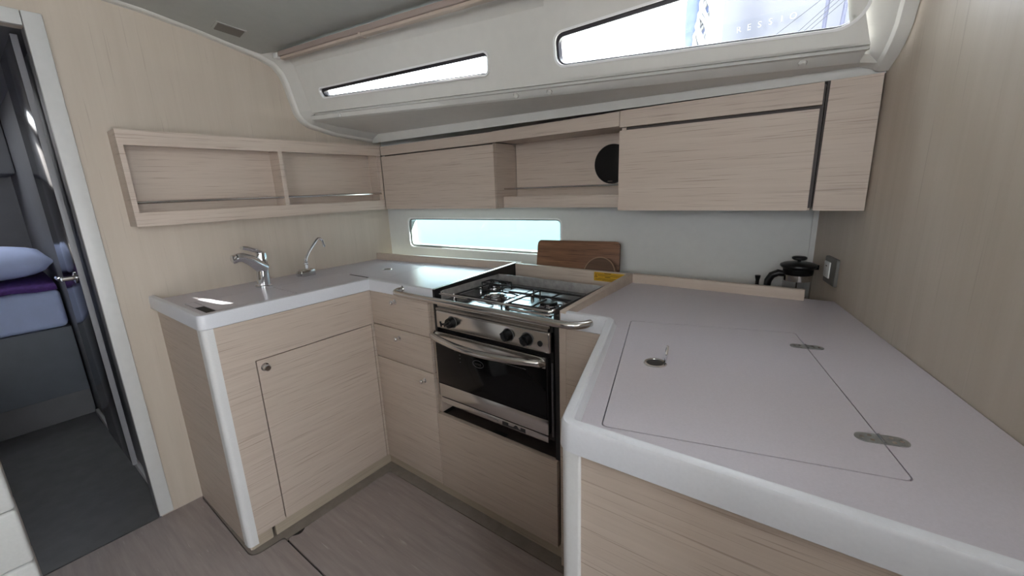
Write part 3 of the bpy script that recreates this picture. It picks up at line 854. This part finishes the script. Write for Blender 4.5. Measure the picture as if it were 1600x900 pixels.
lk = B().tube([(1.037, yf - .012, 0.823), (1.022, yf - .014, 0.818), (1.014, yf - .015, 0.819)], 0.0035, 8).tube([(1.012, yf - .016, 0.829), (1.015, yf - .015, 0.809)], 0.0035, 8)
obj('catch', lk, M['black_plastic'], pn, label='small black catch beside left knob')
obj('igniter', B().lathe((1.4425, yf, 0.8225), (0, -1, 0), [(0.0095, 0), (0.0095, 0.002), (0.008, 0.003), (0, 0.003)], 16), M['black_plastic'], pn)
# door
dz0, dz1 = 0.506, 0.779
dx0, dx1 = 0.948, 1.462
od = obj('oven_door', B().box(dx0 + 0.006, dx1 + 0.004, yf + 0.004, yf + 0.022, dz0, dz1 - 0.004), M['black'], ck)
obj('glass', B().box(dx0 + 0.010, dx1, yf, yf + 0.004, 0.562, 0.745, 0.0008), M['black_glass'], od, label='black glass panel')
obj('top_strip', B().box(dx0, dx1, yf - 0.003, yf + 0.006, 0.742, dz1, 0.0015), M['steel'], od)
obj('bottom_band', B().box(dx0 + 0.014, dx1 + 0.006, yf - 0.001, yf + 0.005, 0.507, 0.562, 0.0008), M['steel'], od)
hp = [(0.958, yf, 0.768), (0.963, yf - 0.016, 0.766)]
for k in range(0, 13):
    t = k / 12
    hp.append((0.972 + 0.466 * t, yf - 0.022 - 0.034 * math.sin(PI * t), 0.764 - 0.004 * math.sin(PI * t)))
hp += [(1.447, yf - 0.016, 0.760), (1.452, yf, 0.758)]
obj('door_handle', B().tube(hp, 0.0125, 14), M['steel'], od, label='bowed steel door handle')
GF = Fr((1.175, yf - 0.0006, 0.690), (1, 0, 0), (0, 0, 1), (0, -1, 0))
lg = text_bm('eno', 0.019, GF, 0.0002)
obj('logo', lg, M['print'], od)
obj('logo_ring', B().plate(circle(0, 0, 0.0265, 28, 0.0145), 0, 0.0003, [circle(0, 0, 0.0240, 28, 0.0122)], GF), M['print'], od)
obj('glass_line', B().box(1.085, 1.385, yf - 0.0005, yf, 0.7205, 0.7225), M['print'], od)
mk = B()
for zz in (0.716, 0.704, 0.690, 0.676): mk.box(1.083, 1.088, yf - 0.0006, yf, zz, zz + 0.0025)
mk.box(1.058, 1.072, yf - 0.0006, yf, 0.716, 0.7185)
obj('marks', mk, M['print'], od)
ls = obj('lower_strip', B().box(dx0 + 0.014, dx1 + 0.002, yf + 0.004, yf + 0.012, 0.476, 0.500, 0.001), M['steel'], ck)
ic = B().box(1.272, 1.372, yf + 0.0030, yf + 0.0042, 0.4800, 0.4845)
ic.box(1.272, 1.298, yf + 0.0030, yf + 0.0042, 0.4845, 0.494).box(1.352, 1.372, yf + 0.0030, yf + 0.0042, 0.4845, 0.494)
ic.plate([(1.318, 0.484), (1.345, 0.484), (1.336, 0.495), (1.330, 0.496)], yf + 0.0030, yf + 0.0042, (), XZ)
obj('pictogram', ic, M['black'], ls)
obj('pictogram', B().box(1.205, 1.222, yf + 0.0032, yf + 0.0042, 0.489, 0.4915).box(1.228, 1.246, yf + 0.0032, yf + 0.0042, 0.488, 0.4905).box(1.25, 1.252, yf + 0.0032, yf + 0.0042, 0.484, 0.491), M['steel_dark'], ls)
obj('side_rod', B().tube([(1.478, yf + 0.012, 0.50), (1.478, yf + 0.012, 0.76)], 0.003, 8), M['steel_dark'], ck)
obj('gimbal_plate', B().box(1.4835, 1.500, yf + 0.02, 1.40, 0.412, 0.915), M['black'], ck)
obj('back_rail', B().box(x0 + 0.05, x1 - 0.03, 1.372, 1.380, 0.893, 0.899, 0.002), M['steel_dark'], ck)
# burners and pan grids
for bx_, by_, r in ((1.135, 1.185, 0.040), (1.375, 1.185, 0.033), (1.03, 1.315, 0.028)):
    b_ = obj('burner', B().lathe((bx_, by_, 0.893), (0, 0, 1), [(r * 1.15, 0), (r * 1.1, 0.006), (r * 0.95, 0.010), (r * 0.95, 0.014)], 28), M['hob'], ck)
    obj('burner_cap', B().lathe((bx_, by_, 0.907), (0, 0, 1), [(r * 0.9, 0), (r * 0.92, 0.003), (r * 0.82, 0.0055), (0, 0.0058)], 28), M['chrome'] if r > 0.035 else M['black'], b_)


def grid(x0_, x1_, y0_, y1_, z, cx, cy):
    g = B()
    g.tube([(x0_, y0_, z), (x1_, y0_, z), (x1_, y1_, z), (x0_, y1_, z), (x0_, y0_, z)], 0.0032, 8)
    for dx_, dy_ in ((1, 0), (-1, 0), (0, 1), (0, -1)):
        ex = cx + dx_ * 0.012 if dx_ == 0 or True else cx
        a = (cx + dx_ * 0.014, cy + dy_ * 0.014, z + 0.004)
        bnd = (x1_ if dx_ > 0 else x0_ if dx_ < 0 else cx, y1_ if dy_ > 0 else y0_ if dy_ < 0 else cy, z)
        g.tube([a, (a[0] * .3 + bnd[0] * .7, a[1] * .3 + bnd[1] * .7, z + 0.004), bnd], 0.003, 8)
    for (ax, ay) in ((x0_, y0_), (x1_, y0_), (x1_, y1_), (x0_, y1_)):
        g.tube([(ax, ay, z), (ax, ay, 0.893)], 0.003, 8)
    return g


obj('pan_grid', grid(1.025, 1.245, 1.085, 1.285, 0.917, 1.135, 1.185), M['black'], ck)
obj('pan_grid', grid(1.275, 1.460, 1.085, 1.285, 0.917, 1.375, 1.185), M['black'], ck)
obj('pan_grid', grid(0.975, 1.085, 1.295, 1.355, 0.915, 1.03, 1.325), M['black'], ck)
obj('glow_plate', B().box(1.12, 1.44, 1.290, 1.350, 0.893, 0.898, 0.002), M['steel_dark'], ck)
for px_, py_ in ((1.0, 1.10), (1.255, 1.10), (1.262, 1.25), (1.005, 1.25)):
    obj('pan_clamp', B().lathe((px_, py_, 0.893), (0, 0, 1), [(0.006, 0), (0.006, 0.012), (0.003, 0.020), (0, 0.021)], 10), M['chrome'], ck)
obj('pan_bar', B().tube([(1.29, 1.075, 0.900), (1.30, 1.062, 0.905), (1.44, 1.062, 0.905), (1.455, 1.075, 0.900)], 0.005, 10), M['chrome'], ck)

gr_ = thing('grab_rail', 'long polished steel grab rail across the front of the cooker', 'rail', (1.2, 0.98, 0.91))
gp = [(0.772, YF - 0.002, 0.918), (0.772, YF - 0.022, 0.917), (0.778, YF - 0.037, 0.916), (0.792, YF - 0.046, 0.9155), (0.815, YF - 0.050, 0.915), (1.535, YF - 0.050, 0.915), (1.565, YF - 0.047, 0.915), (1.588, YF - 0.038, 0.915), (1.603, YF - 0.022, 0.916), (1.611, YF - 0.001, 0.917)]
obj('tube', B().tube(gp, 0.0112, 16), M['chrome_soft'], gr_)
for xx in (0.772,):
    obj('flange', B().lathe((xx, YF - 0.0005, 0.9165), (0, -1, 0), [(0.0175, 0), (0.0175, 0.002), (0.012, 0.004)], 20), M['chrome'], gr_)

# ================================================================ PENINSULA
TL = V(math.cos(math.radians(16.3)), math.sin(math.radians(16.3)), 0)
R0, R1, R2, R3 = (1.512, YF), (1.659, YF), (1.813, 0.512), (2.462, 0.530)
pc = thing('peninsula_cabinet', 'oak cabinet under the right worktop with white rounded post', 'cabinet', (1.95, 0.8, 0))
obj('side_panel', B().box(1.505, 1.657, YF + 0.002, YF + 0.02, 0.0, 0.886), M['oak'], pc)
sd = V(R2[0] - R1[0], R2[1] - R1[1], 0).normalized()
sF = Fr((R1[0], R1[1], 0), sd, (0, 0, 1), V(-sd.y, sd.x, 0))
obj('side_panel', B().plate([(0.003, 0.0), (0.520, 0.0), (0.520, 0.886), (0.003, 0.886)], 0.004, 0.022, (), sF), M['oak'], pc)
obj('front_panel', B().plate([(1.846, 0.524), (2.455, 0.541), (2.455, 0.559), (1.846, 0.542)], 0.0, 0.878), M['oak'], pc)
obj('shadow_gap', B().plate([(1.846, 0.530), (2.455, 0.547), (2.455, 0.559), (1.846, 0.542)], 0.878, 0.887), M['gap'], pc)
obj('corner_post', B().plate(round_poly([(1.8145, 0.517), (1.8475, 0.518), (1.8465, 0.548), (1.806, 0.548)], [0.016, 0.004, 0, 0], 6), 0.0, 0.887), M['post'], pc, label='white rounded corner post')

wr = thing('worktop', 'wide grey worktop with white rim and hinged hatch, right of the cooker', 'worktop', (1.95, 0.9, 0.887))


def wx(y): return (WC - WN.y * y) / WN.x - 0.002


HA, HB, HC_, HD = V(1.701, 1.107, 0), V(1.8625, 0.563, 0), V(2.248, 0.663, 0), V(2.087, 1.219, 0)
hatch = round_poly([tuple(p[:2]) for p in (HA, HB, HC_, HD)], 0.010, 4)
hin = []
cc = (HA + HB + HC_ + HD) / 4
lid = round_poly([tuple((p + (cc - p).normalized() * 0.0032)[:2]) for p in (HA, HB, HC_, HD)], 0.009, 4)
wo2 = [(R0[0] + .016, YF + .004), (R1[0] - .002, YF + .003), (R2[0] + .009, R2[1] + .013), (wx(0.535), 0.535), (wx(1.60), 1.60), (R0[0] + .016, 1.60)]
obj('top_board', B().plate(wo2, 0.888, ZS, [hatch]), M['counter'], wr)
obj('sub_board', B().plate([tuple(p[:2]) for p in (HA + V(-.02, .02, 0), HB + V(0, -.02, 0), HC_ + V(.02, 0, 0), HD + V(0, .02, 0))], 0.889, 0.900), M['gap'], wr)
hl_ = obj('hatch_lid', B().plate(lid, 0.901, ZS), M['counter'], wr, label='large flush hatch lid')
rp2 = round_poly([R0, R1, R2, R3], [0, 0.006, 0.030, 0], 6)[::-1]
rim_q = [(-o, c) for o, c in rim_p]
obj('rim', B().sweep(rp2, rim_q), M['rim'], wr, label='white raised rim')
rg = ring_pull((1.855, 0.852), 0.0245, hl_)
ux, uy = (HD - HA).normalized()[:2]
ringp = [V(1.871, 0.862, ZS + 0.004) + V(ux * 0.002, uy * 0.002, 0) + V(-uy, ux, 0) * (0.015 * math.sin(2 * PI * k / 20)) + V(ux * .10, uy * .10, 0.995) * (0.0175 - 0.0175 * math.cos(2 * PI * k / 20)) for k in range(21)]
obj('lift_ring', B().tube(ringp, 0.0028, 8, caps=False), M['chrome'], rg, label='chrome ring standing upright')
he = (HC_ - HD).normalized(); hx = V(-he.y, he.x, 0)
for c in (V(2.1135, 1.122, 0), V(2.2225, 0.757, 0)):
    k = (c - HD).dot(he); c = HD + he * k
    far = c.y > 0.9
    F_ = Fr((c.x, c.y, ZS), hx, he, (0, 0, 1))
    hn = obj('hinge', B().plate(round_poly([(-0.033, -0.013), (0.033, -0.013), (0.033, 0.013), (-0.033, 0.013)], 0.0125, 6), -0.001, 0.0012, (), F_), M['steel_dull'], wr, label='oval flush steel hinge')
    obj('pin', B().tube([F_(0, -0.012, 0.001), F_(0, 0.012, 0.001)], 0.0024, 8), M['steel_dark'], hn)
    for sx_ in (-1, 1):
        for q in ((0.013, 0.006), (0.013, -0.006), (0.024, 0.0)):
            obj('screw', B().lathe(F_(sx_ * q[0], q[1], 0.0008), (0, 0, 1), [(0.0028, 0), (0.0028, 0.0006), (0, 0.0008)], 10), M['steel'], hn)

# fiddles round the cooker recess and behind the right worktop
cf = [(0.0, 0.905), (0.0, 0.951), (0.0025, 0.9535), (0.0155, 0.9535), (0.018, 0.951), (0.018, 0.905)]
ff = B()
q = [(1.509, YF + .0005), (1.529, YF + .0005), (1.529, 1.568), (1.509, 1.568)]
hi = [ff.bm.verts.new((a, b, c)) for (a, b), c in zip(q, [0.9385, 0.9385, 0.9545, 0.9545])]
lo = [ff.bm.verts.new((a, b, 0.60)) for a, b in q]
ff._face(hi); ff._face(lo[::-1])
for i in range(4): ff._face([lo[i], lo[(i + 1) % 4], hi[(i + 1) % 4], hi[i]])
obj('recess_cheek', ff, M['oak_flat'], wr, label='pale oak board right of the cooker')
obj('back_fiddle', B().sweep([(1.529, 1.568), (wx(1.568) - 0.086, 1.568)], cf), M['oak_flat'], wr, label='pale oak fiddle along the back')
rb = obj('recess_back', B().box(0.966, 1.509, 1.548, 1.568, 0.60, 0.9545, 0.001), M['oak'], wr, label='oak board behind the cooker')
# warning label on the recess back
YFm = Fr((1.438, 1.5478, 0.9365), (1, 0, 0), (0, 0, 1), (0, -1, 0))
stk = tag(obj('warning_label', B().box(-0.066, 0.066, -0.0215, 0.0150, 0, 0.0004, fr=YFm), M['yellow'], at=(1.438, 1.5478, 0.9365)), 'yellow warning label with dark print on board behind the cooker', 'sticker')
pr = B()
for (a, b, c) in ((-0.02, 0.008, 0.0115), (-0.018, 0.006, -0.0035)): pr.box(a, b, c - 0.0012, c + 0.0012, 0.0004, 0.0006, fr=YFm)
for k, (a, b, c) in enumerate(((-0.060, 0.058, 0.0075), (-0.050, 0.056, 0.0035), (-0.048, 0.050, 0.0000), (-0.046, 0.052, -0.0085), (-0.060, 0.055, -0.0125), (-0.058, 0.050, -0.0155), (-0.03, 0.03, -0.0188))):
    pr.box(a, b, c - 0.0006, c + 0.0006, 0.0004, 0.0006, fr=YFm)
pr.plate([(-0.0635, -0.0062), (-0.0505, -0.0062), (-0.057, 0.0058)], 0.0004, 0.0006, [[(-0.0606, -0.0046), (-0.0534, -0.0046), (-0.057, 0.0022)]], YFm)
obj('print', pr, M['ink'], stk)
TF = Fr((1.5185, YF + .0020, 0.8735), (1, 0, 0), (0, 0, 1), (0, -1, 0))
tr = B().plate([(-0.0085, -0.0075), (0.0085, -0.0075), (0, 0.0075)], 0, 0.0004, [[(-0.0064, -0.0063), (0.0064, -0.0063), (0, 0.005)]], TF)
tr.box(-0.0008, 0.0008, -0.003, 0.0015, 0, 0.0004, fr=TF).box(-0.0008, 0.0008, -0.0056, -0.0043, 0, 0.0004, fr=TF)
tag(obj('warning_triangle', tr, M['ink'], at=(1.5185, YF + .002, 0.8735)), 'tiny black warning triangle under the right end of the grab rail', 'sticker')

# ---- ledge behind the fiddle and what stands on it
LZ = 0.862
obj('ledge', B().plate([(1.0, 1.588), (wx(1.588), 1.588), (2.085, 1.872), (1.0, 1.72)], LZ - 0.02, LZ), M['oak_flat'], wr)

bd = Fr((1.225, 1.655, LZ + 0.002), (1, 0.10, 0), (0, 0.22, 1))
cb = thing('chopping_board', 'large dark brown wooden chopping board leaning below the hull port', 'chopping board', (1.225, 1.66, LZ))
obj('board', B().plate(round_poly([(-0.195, 0.0), (0.205, 0.0), (0.192, 0.196), (-0.203, 0.192)], 0.018, 5), 0.0, 0.018, (), bd, bev=0.002), M['board'], cb)
cb2 = thing('chopping_board', 'round wooden board peeping up in front of the larger chopping board', 'chopping board', (1.352, 1.63, LZ))
bd2 = Fr((1.366, 1.592, LZ + 0.002), (1, 0.05, 0), (0, 0.30, 1))
obj('board', B().plate(circle(0, 0.070, 0.070, 36), -0.006, 0.008, (), bd2, bev=0.0015), M['board_edge'], cb2)
obj('edge_ring', B().plate(circle(0, 0.070, 0.0715, 36), -0.007, 0.009, [circle(0, 0.070, 0.0672, 36)], bd2), M['board_rim'], cb2, label='paler rounded edge')

px, py = 2.058, 1.745
fp = thing('coffee_press', 'coffee press with black lid and handle in the right corner', 'coffee pot', (px, py, LZ))
obj('beaker', B().lathe((px, py, LZ + 0.001), (0, 0, 1), [(0.0, 0.0), (0.041, 0.0), (0.043, 0.004), (0.043, 0.125)], 28), M['jug_glass'], fp)
obj('band', B().lathe((px, py, LZ + 0.086), (0, 0, 1), [(0.0438, 0), (0.0445, 0.001), (0.0445, 0.020), (0.0438, 0.021)], 28), M['steel'], fp)
obj('foot', B().lathe((px, py, LZ), (0, 0, 1), [(0.045, 0), (0.045, 0.012), (0.0425, 0.014)], 28), M['black_plastic'], fp)
obj('collar', B().lathe((px, py, LZ + 0.108), (0, 0, 1), [(0.0440, 0), (0.045, 0.002), (0.046, 0.018), (0.044, 0.020)], 28), M['black_plastic'], fp)
obj('lid', B().lathe((px, py, LZ + 0.122), (0, 0, 1), [(0.040, 0), (0.052, 0.010), (0.056, 0.015), (0.055, 0.020), (0.045, 0.025), (0.012, 0.028), (0, 0.028)], 32), M['black_plastic'], fp)
obj('spout', B().plate([(px + .03, py - .022), (px + .058, py - .004), (px + .058, py + .006), (px + .03, py + .022)], LZ + 0.128, LZ + 0.143), M['black_plastic'], fp)
obj('plunger_knob', B().lathe((px, py, LZ + 0.149), (0, 0, 1), [(0.005, 0), (0.005, 0.007), (0.018, 0.009), (0.0225, 0.013), (0.0225, 0.018), (0.018, 0.021), (0, 0.022)], 24), M['black_plastic'], fp)
hpth = [(px - .042, py - .004, LZ + 0.106), (px - .058, py - .006, LZ + 0.108), (px - .076, py - .008, LZ + 0.098), (px - .086, py - .010, LZ + 0.078), (px - .088, py - .010, LZ + 0.05), (px - .086, py - .010, LZ + 0.02)]
obj('handle', B().tube(hpth, [0.014, 0.016, 0.016, 0.015, 0.014, 0.013], 12, flat=0.8), M['black_plastic'], fp)
obj('rod', B().tube([(px, py, LZ + 0.02), (px, py, LZ + 0.15)], 0.0025, 8), M['steel'], fp)

bc = thing('bottle_stopper', 'small black stopper left of the coffee press', 'stopper', (1.937, 1.75, LZ))
obj('stem', B().lathe((1.937, 1.75, LZ), (0, 0, 1), [(0.012, 0), (0.012, 0.05), (0.006, 0.058), (0.006, 0.072)], 16), M['black_plastic'], bc)
obj('cap', B().lathe((1.937, 1.75, LZ + 0.070), (0, 0, 1), [(0.0055, 0), (0.009, 0.014), (0.0095, 0.020), (0, 0.021)], 16), M['black_plastic'], bc)

# ---- switch on the right bulkhead
sw = thing('wall_switch', 'dark grey rocker switch with white rocker on right bulkhead', 'switch', RW(ru(1.655), 1.008, 0))
u0, u1 = ru(1.604), ru(1.706)
obj('plate', B().plate(round_poly([(u0, 0.962), (u1, 0.962), (u1, 1.048), (u0, 1.048)], 0.006, 3), 0.0, 0.009, (), RW, bev=0.003), M['grey_plastic'], sw)
obj('rocker', B().box(ru(1.650), ru(1.699), 0.980, 1.032, 0.007, 0.0125, 0.002, fr=RW), M['white_plastic'], sw, label='white rocker')
obj('symbol', B().box(ru(1.670), ru(1.682), 1.016, 1.0195, 0.0125, 0.0128, fr=RW), M['ink'], sw)

# ================================================================ CEILING FITTINGS
rl = thing('blind_rail', 'long two-tone oak blind rail along the edge of the ceiling', 'rail', (0.7, 1.05, 1.89))
ra, rb_ = V(.165, .991, 1.8925), V(1.9, 1.180, 1.864)
rd = (rb_ - ra).normalized()
RF = Fr(ra, rd, V(0, 0.35, -0.94).normalized(), None)
rv = V(0, 1, 0) - rd * rd.y; rv.normalize(); rw_ = rd.cross(rv)
RF = Fr(ra, rd, rv, rw_)
ln = (rb_ - ra).length
obj('upper_strip', B().box(0.0, ln, -0.012, 0.002, -0.010, 0.010, 0.003, fr=RF), M['rail_dark'], rl)
obj('lower_strip', B().box(0.0, ln, -0.004, 0.020, -0.020, -0.003, 0.004, fr=RF), M['rail_wood'], rl)
obj('end_cap', B().box(-0.035, -0.004, -0.014, 0.014, -0.014, 0.008, 0.004, fr=RF), M['white_plastic'], rl, label='white end cap')
obj('clip', B().box(0.50, 0.512, -0.010, 0.020, -0.022, -0.001, 0.001, fr=RF), M['rail_wood'], rl)
# ceiling light
lt = thing('ceiling_light', 'small rectangular unlit ceiling light with dark cover', 'light', (0.165, 0.80, 1.955))
Lz = lambda x, y: 1.957 - (y - 0.80) * 0.215
lo_ = [(0.105, 0.765), (0.185, 0.755), (0.215, 0.848), (0.135, 0.858)]
lb = B()
tt = [lb.bm.verts.new((x, y, Lz(x, y) - 0.012)) for x, y in lo_]; bb = [lb.bm.verts.new((x, y, Lz(x, y) + 0.006)) for x, y in lo_]
lb._face(tt); lb._face(bb)
for i in range(4): lb._face([tt[i], tt[(i + 1) % 4], bb[(i + 1) % 4], bb[i]])
obj('frame', lb, M['ceil'], lt)
li_ = [(0.112, 0.772), (0.182, 0.763), (0.209, 0.842), (0.139, 0.851)]
lb = B()
tt = [lb.bm.verts.new((x, y, Lz(x, y) - 0.015)) for x, y in li_]; bb = [lb.bm.verts.new((x, y, Lz(x, y) - 0.010)) for x, y in li_]
lb._face(tt); lb._face(bb)
for i in range(4): lb._face([tt[i], tt[(i + 1) % 4], bb[(i + 1) % 4], bb[i]])
obj('cover', lb, M['cover'], lt, label='dark smoked cover')

# ================================================================ CABIN THINGS
be = thing('bed', 'cabin bed with grey base seen through the doorway', 'bed', (-1.95, -0.1, 0))
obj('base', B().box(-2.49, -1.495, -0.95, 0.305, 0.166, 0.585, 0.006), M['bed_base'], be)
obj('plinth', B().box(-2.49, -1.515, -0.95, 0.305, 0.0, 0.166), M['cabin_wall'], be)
obj('mattress', B().box(-2.48, -1.497, -0.94, 0.300, 0.585, 0.815, 0.03, 3), M['sheet'], be, label='mattress under pale blue white sheet')
bk = B()
rows = []
for i in range(9):
    xx = -2.3 + 0.83 * i / 8
    row = []
    for k in range(15):
        yy = -0.93 + 1.22 * k / 14
        e = 0.012 * math.sin(17 * yy + 3 * xx) + 0.008 * math.sin(41 * yy)
        row.append((xx + (e if i == 8 else 0), yy, 0.822 + 0.05 * math.sin(PI * min(1, (8 - i) / 3 + 0.25) * 0.5) + 0.006 * math.sin(23 * yy + 9 * xx)))
    rows.append(row)
bk.sheet(rows, (0, 0, -0.02))
tag(obj('blanket', bk, M['purple'], at=(-1.9, -0.3, 0.82), angle=80), 'dark purple blanket folded on the cabin bed', 'blanket')
pw = B()
rows = []
N1, N2 = 12, 16
for sgn in (1, -1):
    rows = []
    for i in range(N1 + 1):
        u = -1 + 2 * i / N1
        row = []
        for k in range(N2 + 1):
            v = -1 + 2 * k / N2
            hgt = 0.095 * max(0, (1 - u ** 4)) ** 0.5 * max(0, (1 - v ** 4)) ** 0.5
            wr_ = 0.006 * math.sin(9 * v + 4 * u) * (1 - v * v) * (1 - u * u) if sgn > 0 else 0
            row.append((-1.76 + 0.21 * u, -0.02 + 0.34 * v, 0.978 + sgn * hgt + wr_))
        rows.append(row)
    pw.loft(rows)
tag(obj('pillow', pw, M['sheet'], at=(-1.80, -0.06, 0.885), angle=180), 'plump pale pillow lying on the purple blanket', 'pillow')

se = thing('seat', 'white padded upholstered seat back at the lower left edge', 'seat', (0.34, -0.35, 0))
zz = [0.02, 0.135, 0.305, 0.480, 0.655, 0.80]
for a, b in zip(zz, zz[1:]):
    obj('padding_panel', B().box(0.285, 0.400, -0.66, -0.060, a + 0.0006, b - 0.0006, 0.010, 3), M['vinyl'], se)

# ================================================================ OUTSIDE
nb = thing('neighbour_boat', 'pale hulled boat with white lettering seen through right coachroof window', 'boat', (5.0, 5.0, -1.0))
hb = B()
secs = []
for x, hw in ((1.16, 0.06), (1.22, 0.22), (1.6, 0.40), (3.0, 0.50), (6.0, 0.6), (10.0, 0.5)):
    secs.append([V(x, 4.55 - hw + 0.25, -1.2), V(x, 4.53 - hw, 0.8), V(x, 4.50 - hw, 3.4), V(x, 4.55 + hw, 3.45), V(x, 4.55 + hw, -1.2)])
hb.loft(secs)
obj('hull', hb, M['boat_white'], nb)
TFm = Fr((1.385, 4.088, 2.462), (1, -0.10, 0), (0, 0, 1), (0, -1, 0))
for i, ch in enumerate('RESSIO'):
    lf_ = Fr(TFm(0.0735 * i, 0, 0), TFm.u, TFm.v, TFm.w)
    obj('letter', text_bm(ch, 0.062, lf_, 0.004), M['boat_letter'], nb)
for xx, tilt in ((1.96, 0.02), (2.065, 0.035)):
    obj('stanchion', B().tube([(xx - tilt, 3.9, 2.0), (xx + tilt, 3.9, 3.0)], 0.012, 10), M['spar'], nb)
for a, b in (((1.70, 2.33), (1.98, 2.51)), ((1.83, 2.32), (2.05, 2.50)), ((1.87, 2.32), (2.09, 2.50)), ((1.92, 2.33), (2.11, 2.48))):
    d = ((b[0] - a[0]), (b[1] - a[1]))
    obj('rigging_wire', B().tube([(a[0] - d[0], 3.86, a[1] - d[1]), (b[0] + d[0] * 2, 3.86, b[1] + d[1] * 2)], 0.0022, 6), M['wire'], nb)
sb = thing('sail_bag', 'blue cloth bag bundled with white sheets beyond the right coachroof window', 'sail bag', (1.12, 3.88, 2.3))
obj('bag', B().lathe((1.10, 3.90, 2.30), (0.02, 0, 1), [(0.03, 0.0), (0.07, 0.05), (0.085, 0.2), (0.085, 0.36), (0.07, 0.50), (0.03, 0.56)], 20), M['blue_cloth'], sb)
wb = B()
for k in range(7):
    a = k * 1.7
    wb.tube([(1.16 + 0.05 * math.sin(a + j * 1.1) + 0.012 * j, 3.80 + 0.02 * math.cos(a + j), 2.30 + 0.085 * j + 0.02 * math.sin(2 * a + j)) for j in range(7)], 0.014, 8)
o = obj('sheets', wb, M['clear_bag'], sb); o['kind'] = 'stuff'
mb = thing('port_backdrop_hull', 'pale turquoise hull added to colour the view through the low hull port', 'boat', (-4.0, 8.0, -1.0))  # hull added to colour the port's view and keep sky glare off the worktop
hb = B()
secs = []
for x, hw in ((-30, 0.6), (-18.0, 1.2), (-6.0, 1.4), (0.0, 1.3), (2.5, 0.7), (3.4, 0.1)):
    secs.append([V(x, 8.4 - hw + 0.5, -1.2), V(x, 8.4 - hw + 0.1, -0.2), V(x, 8.4 - hw, 2.9), V(x, 8.4 + hw, 2.9), V(x, 8.4 + hw, -1.2)])
hb.loft(secs)
obj('hull', hb, M['quay'], mb)
fe = thing('fender', 'grey mesh fender end hanging outside the low hull port', 'fender', (0.76, 2.05, 1.15))
fx, fy = 0.762, 2.05
obj('body', B().lathe((fx, fy, 1.110), (0, 0, 1), [(0.0, 0.0), (0.022, 0.001), (0.028, 0.006), (0.048, 0.060), (0.060, 0.12), (0.060, 0.40), (0.03, 0.46), (0, 0.47)], 18), M['fender'], fe)
obj('rope', B().tube([(fx, fy, 1.57), (fx + 0.01, fy - 0.10, 1.75), (fx, fy - 0.22, 1.80)], 0.006, 8), M['clear_bag'], fe)
# unseen blockers shaped as furled sails, added to narrow the sun to one patch
for i, (xa, xb, lab) in enumerate(((0.2, 1.70, 'unseen added sun blocker shaped as a grey furled sail, forward one'), (2.18, 4.2, 'unseen added sun blocker shaped as a grey furled sail, aft one'))):
    y_ = lambda x: 1.914 + 0.126 * (x - 1.15)
    t = thing('sun_blocker_sail', lab, 'sail', ((xa + xb) / 2, y_((xa + xb) / 2), 2.55), 'added sun blockers above the side deck')
    n = 14
    pts = [(xa + (xb - xa) * k / n, y_(xa + (xb - xa) * k / n), 2.695) for k in range(n + 1)]
    obj('roll', B().tube(pts, [0.10 if k in (0, n) else 0.150 + 0.012 * math.sin(2.1 * k) for k in range(n + 1)], 16), M['canvas'], t)
    for k in (2, 7, 12):
        obj('lashing', B().lathe(pts[k], (1, 0.126, 0), [(0.160, -0.01), (0.166, 0.0), (0.160, 0.01)], 18), M['wire'], t)
rp_ = tag(obj('sun_bar_rope', B().tube([(1.66, 1.99, 2.62), (1.85, 2.00, 2.70), (2.05, 2.02, 2.71), (2.22, 2.05, 2.80)], 0.013, 8), M['clear_bag'], at=(1.9, 2.0, 2.7)), 'pale unseen rope added between the sun blockers to bar the sun patch', 'rope')  # added to cast a dark bar across the sun patch
obj('water', B().box(-40, 40, 2.9, 80, -1.05, -1.0), M['water'], kind='structure')
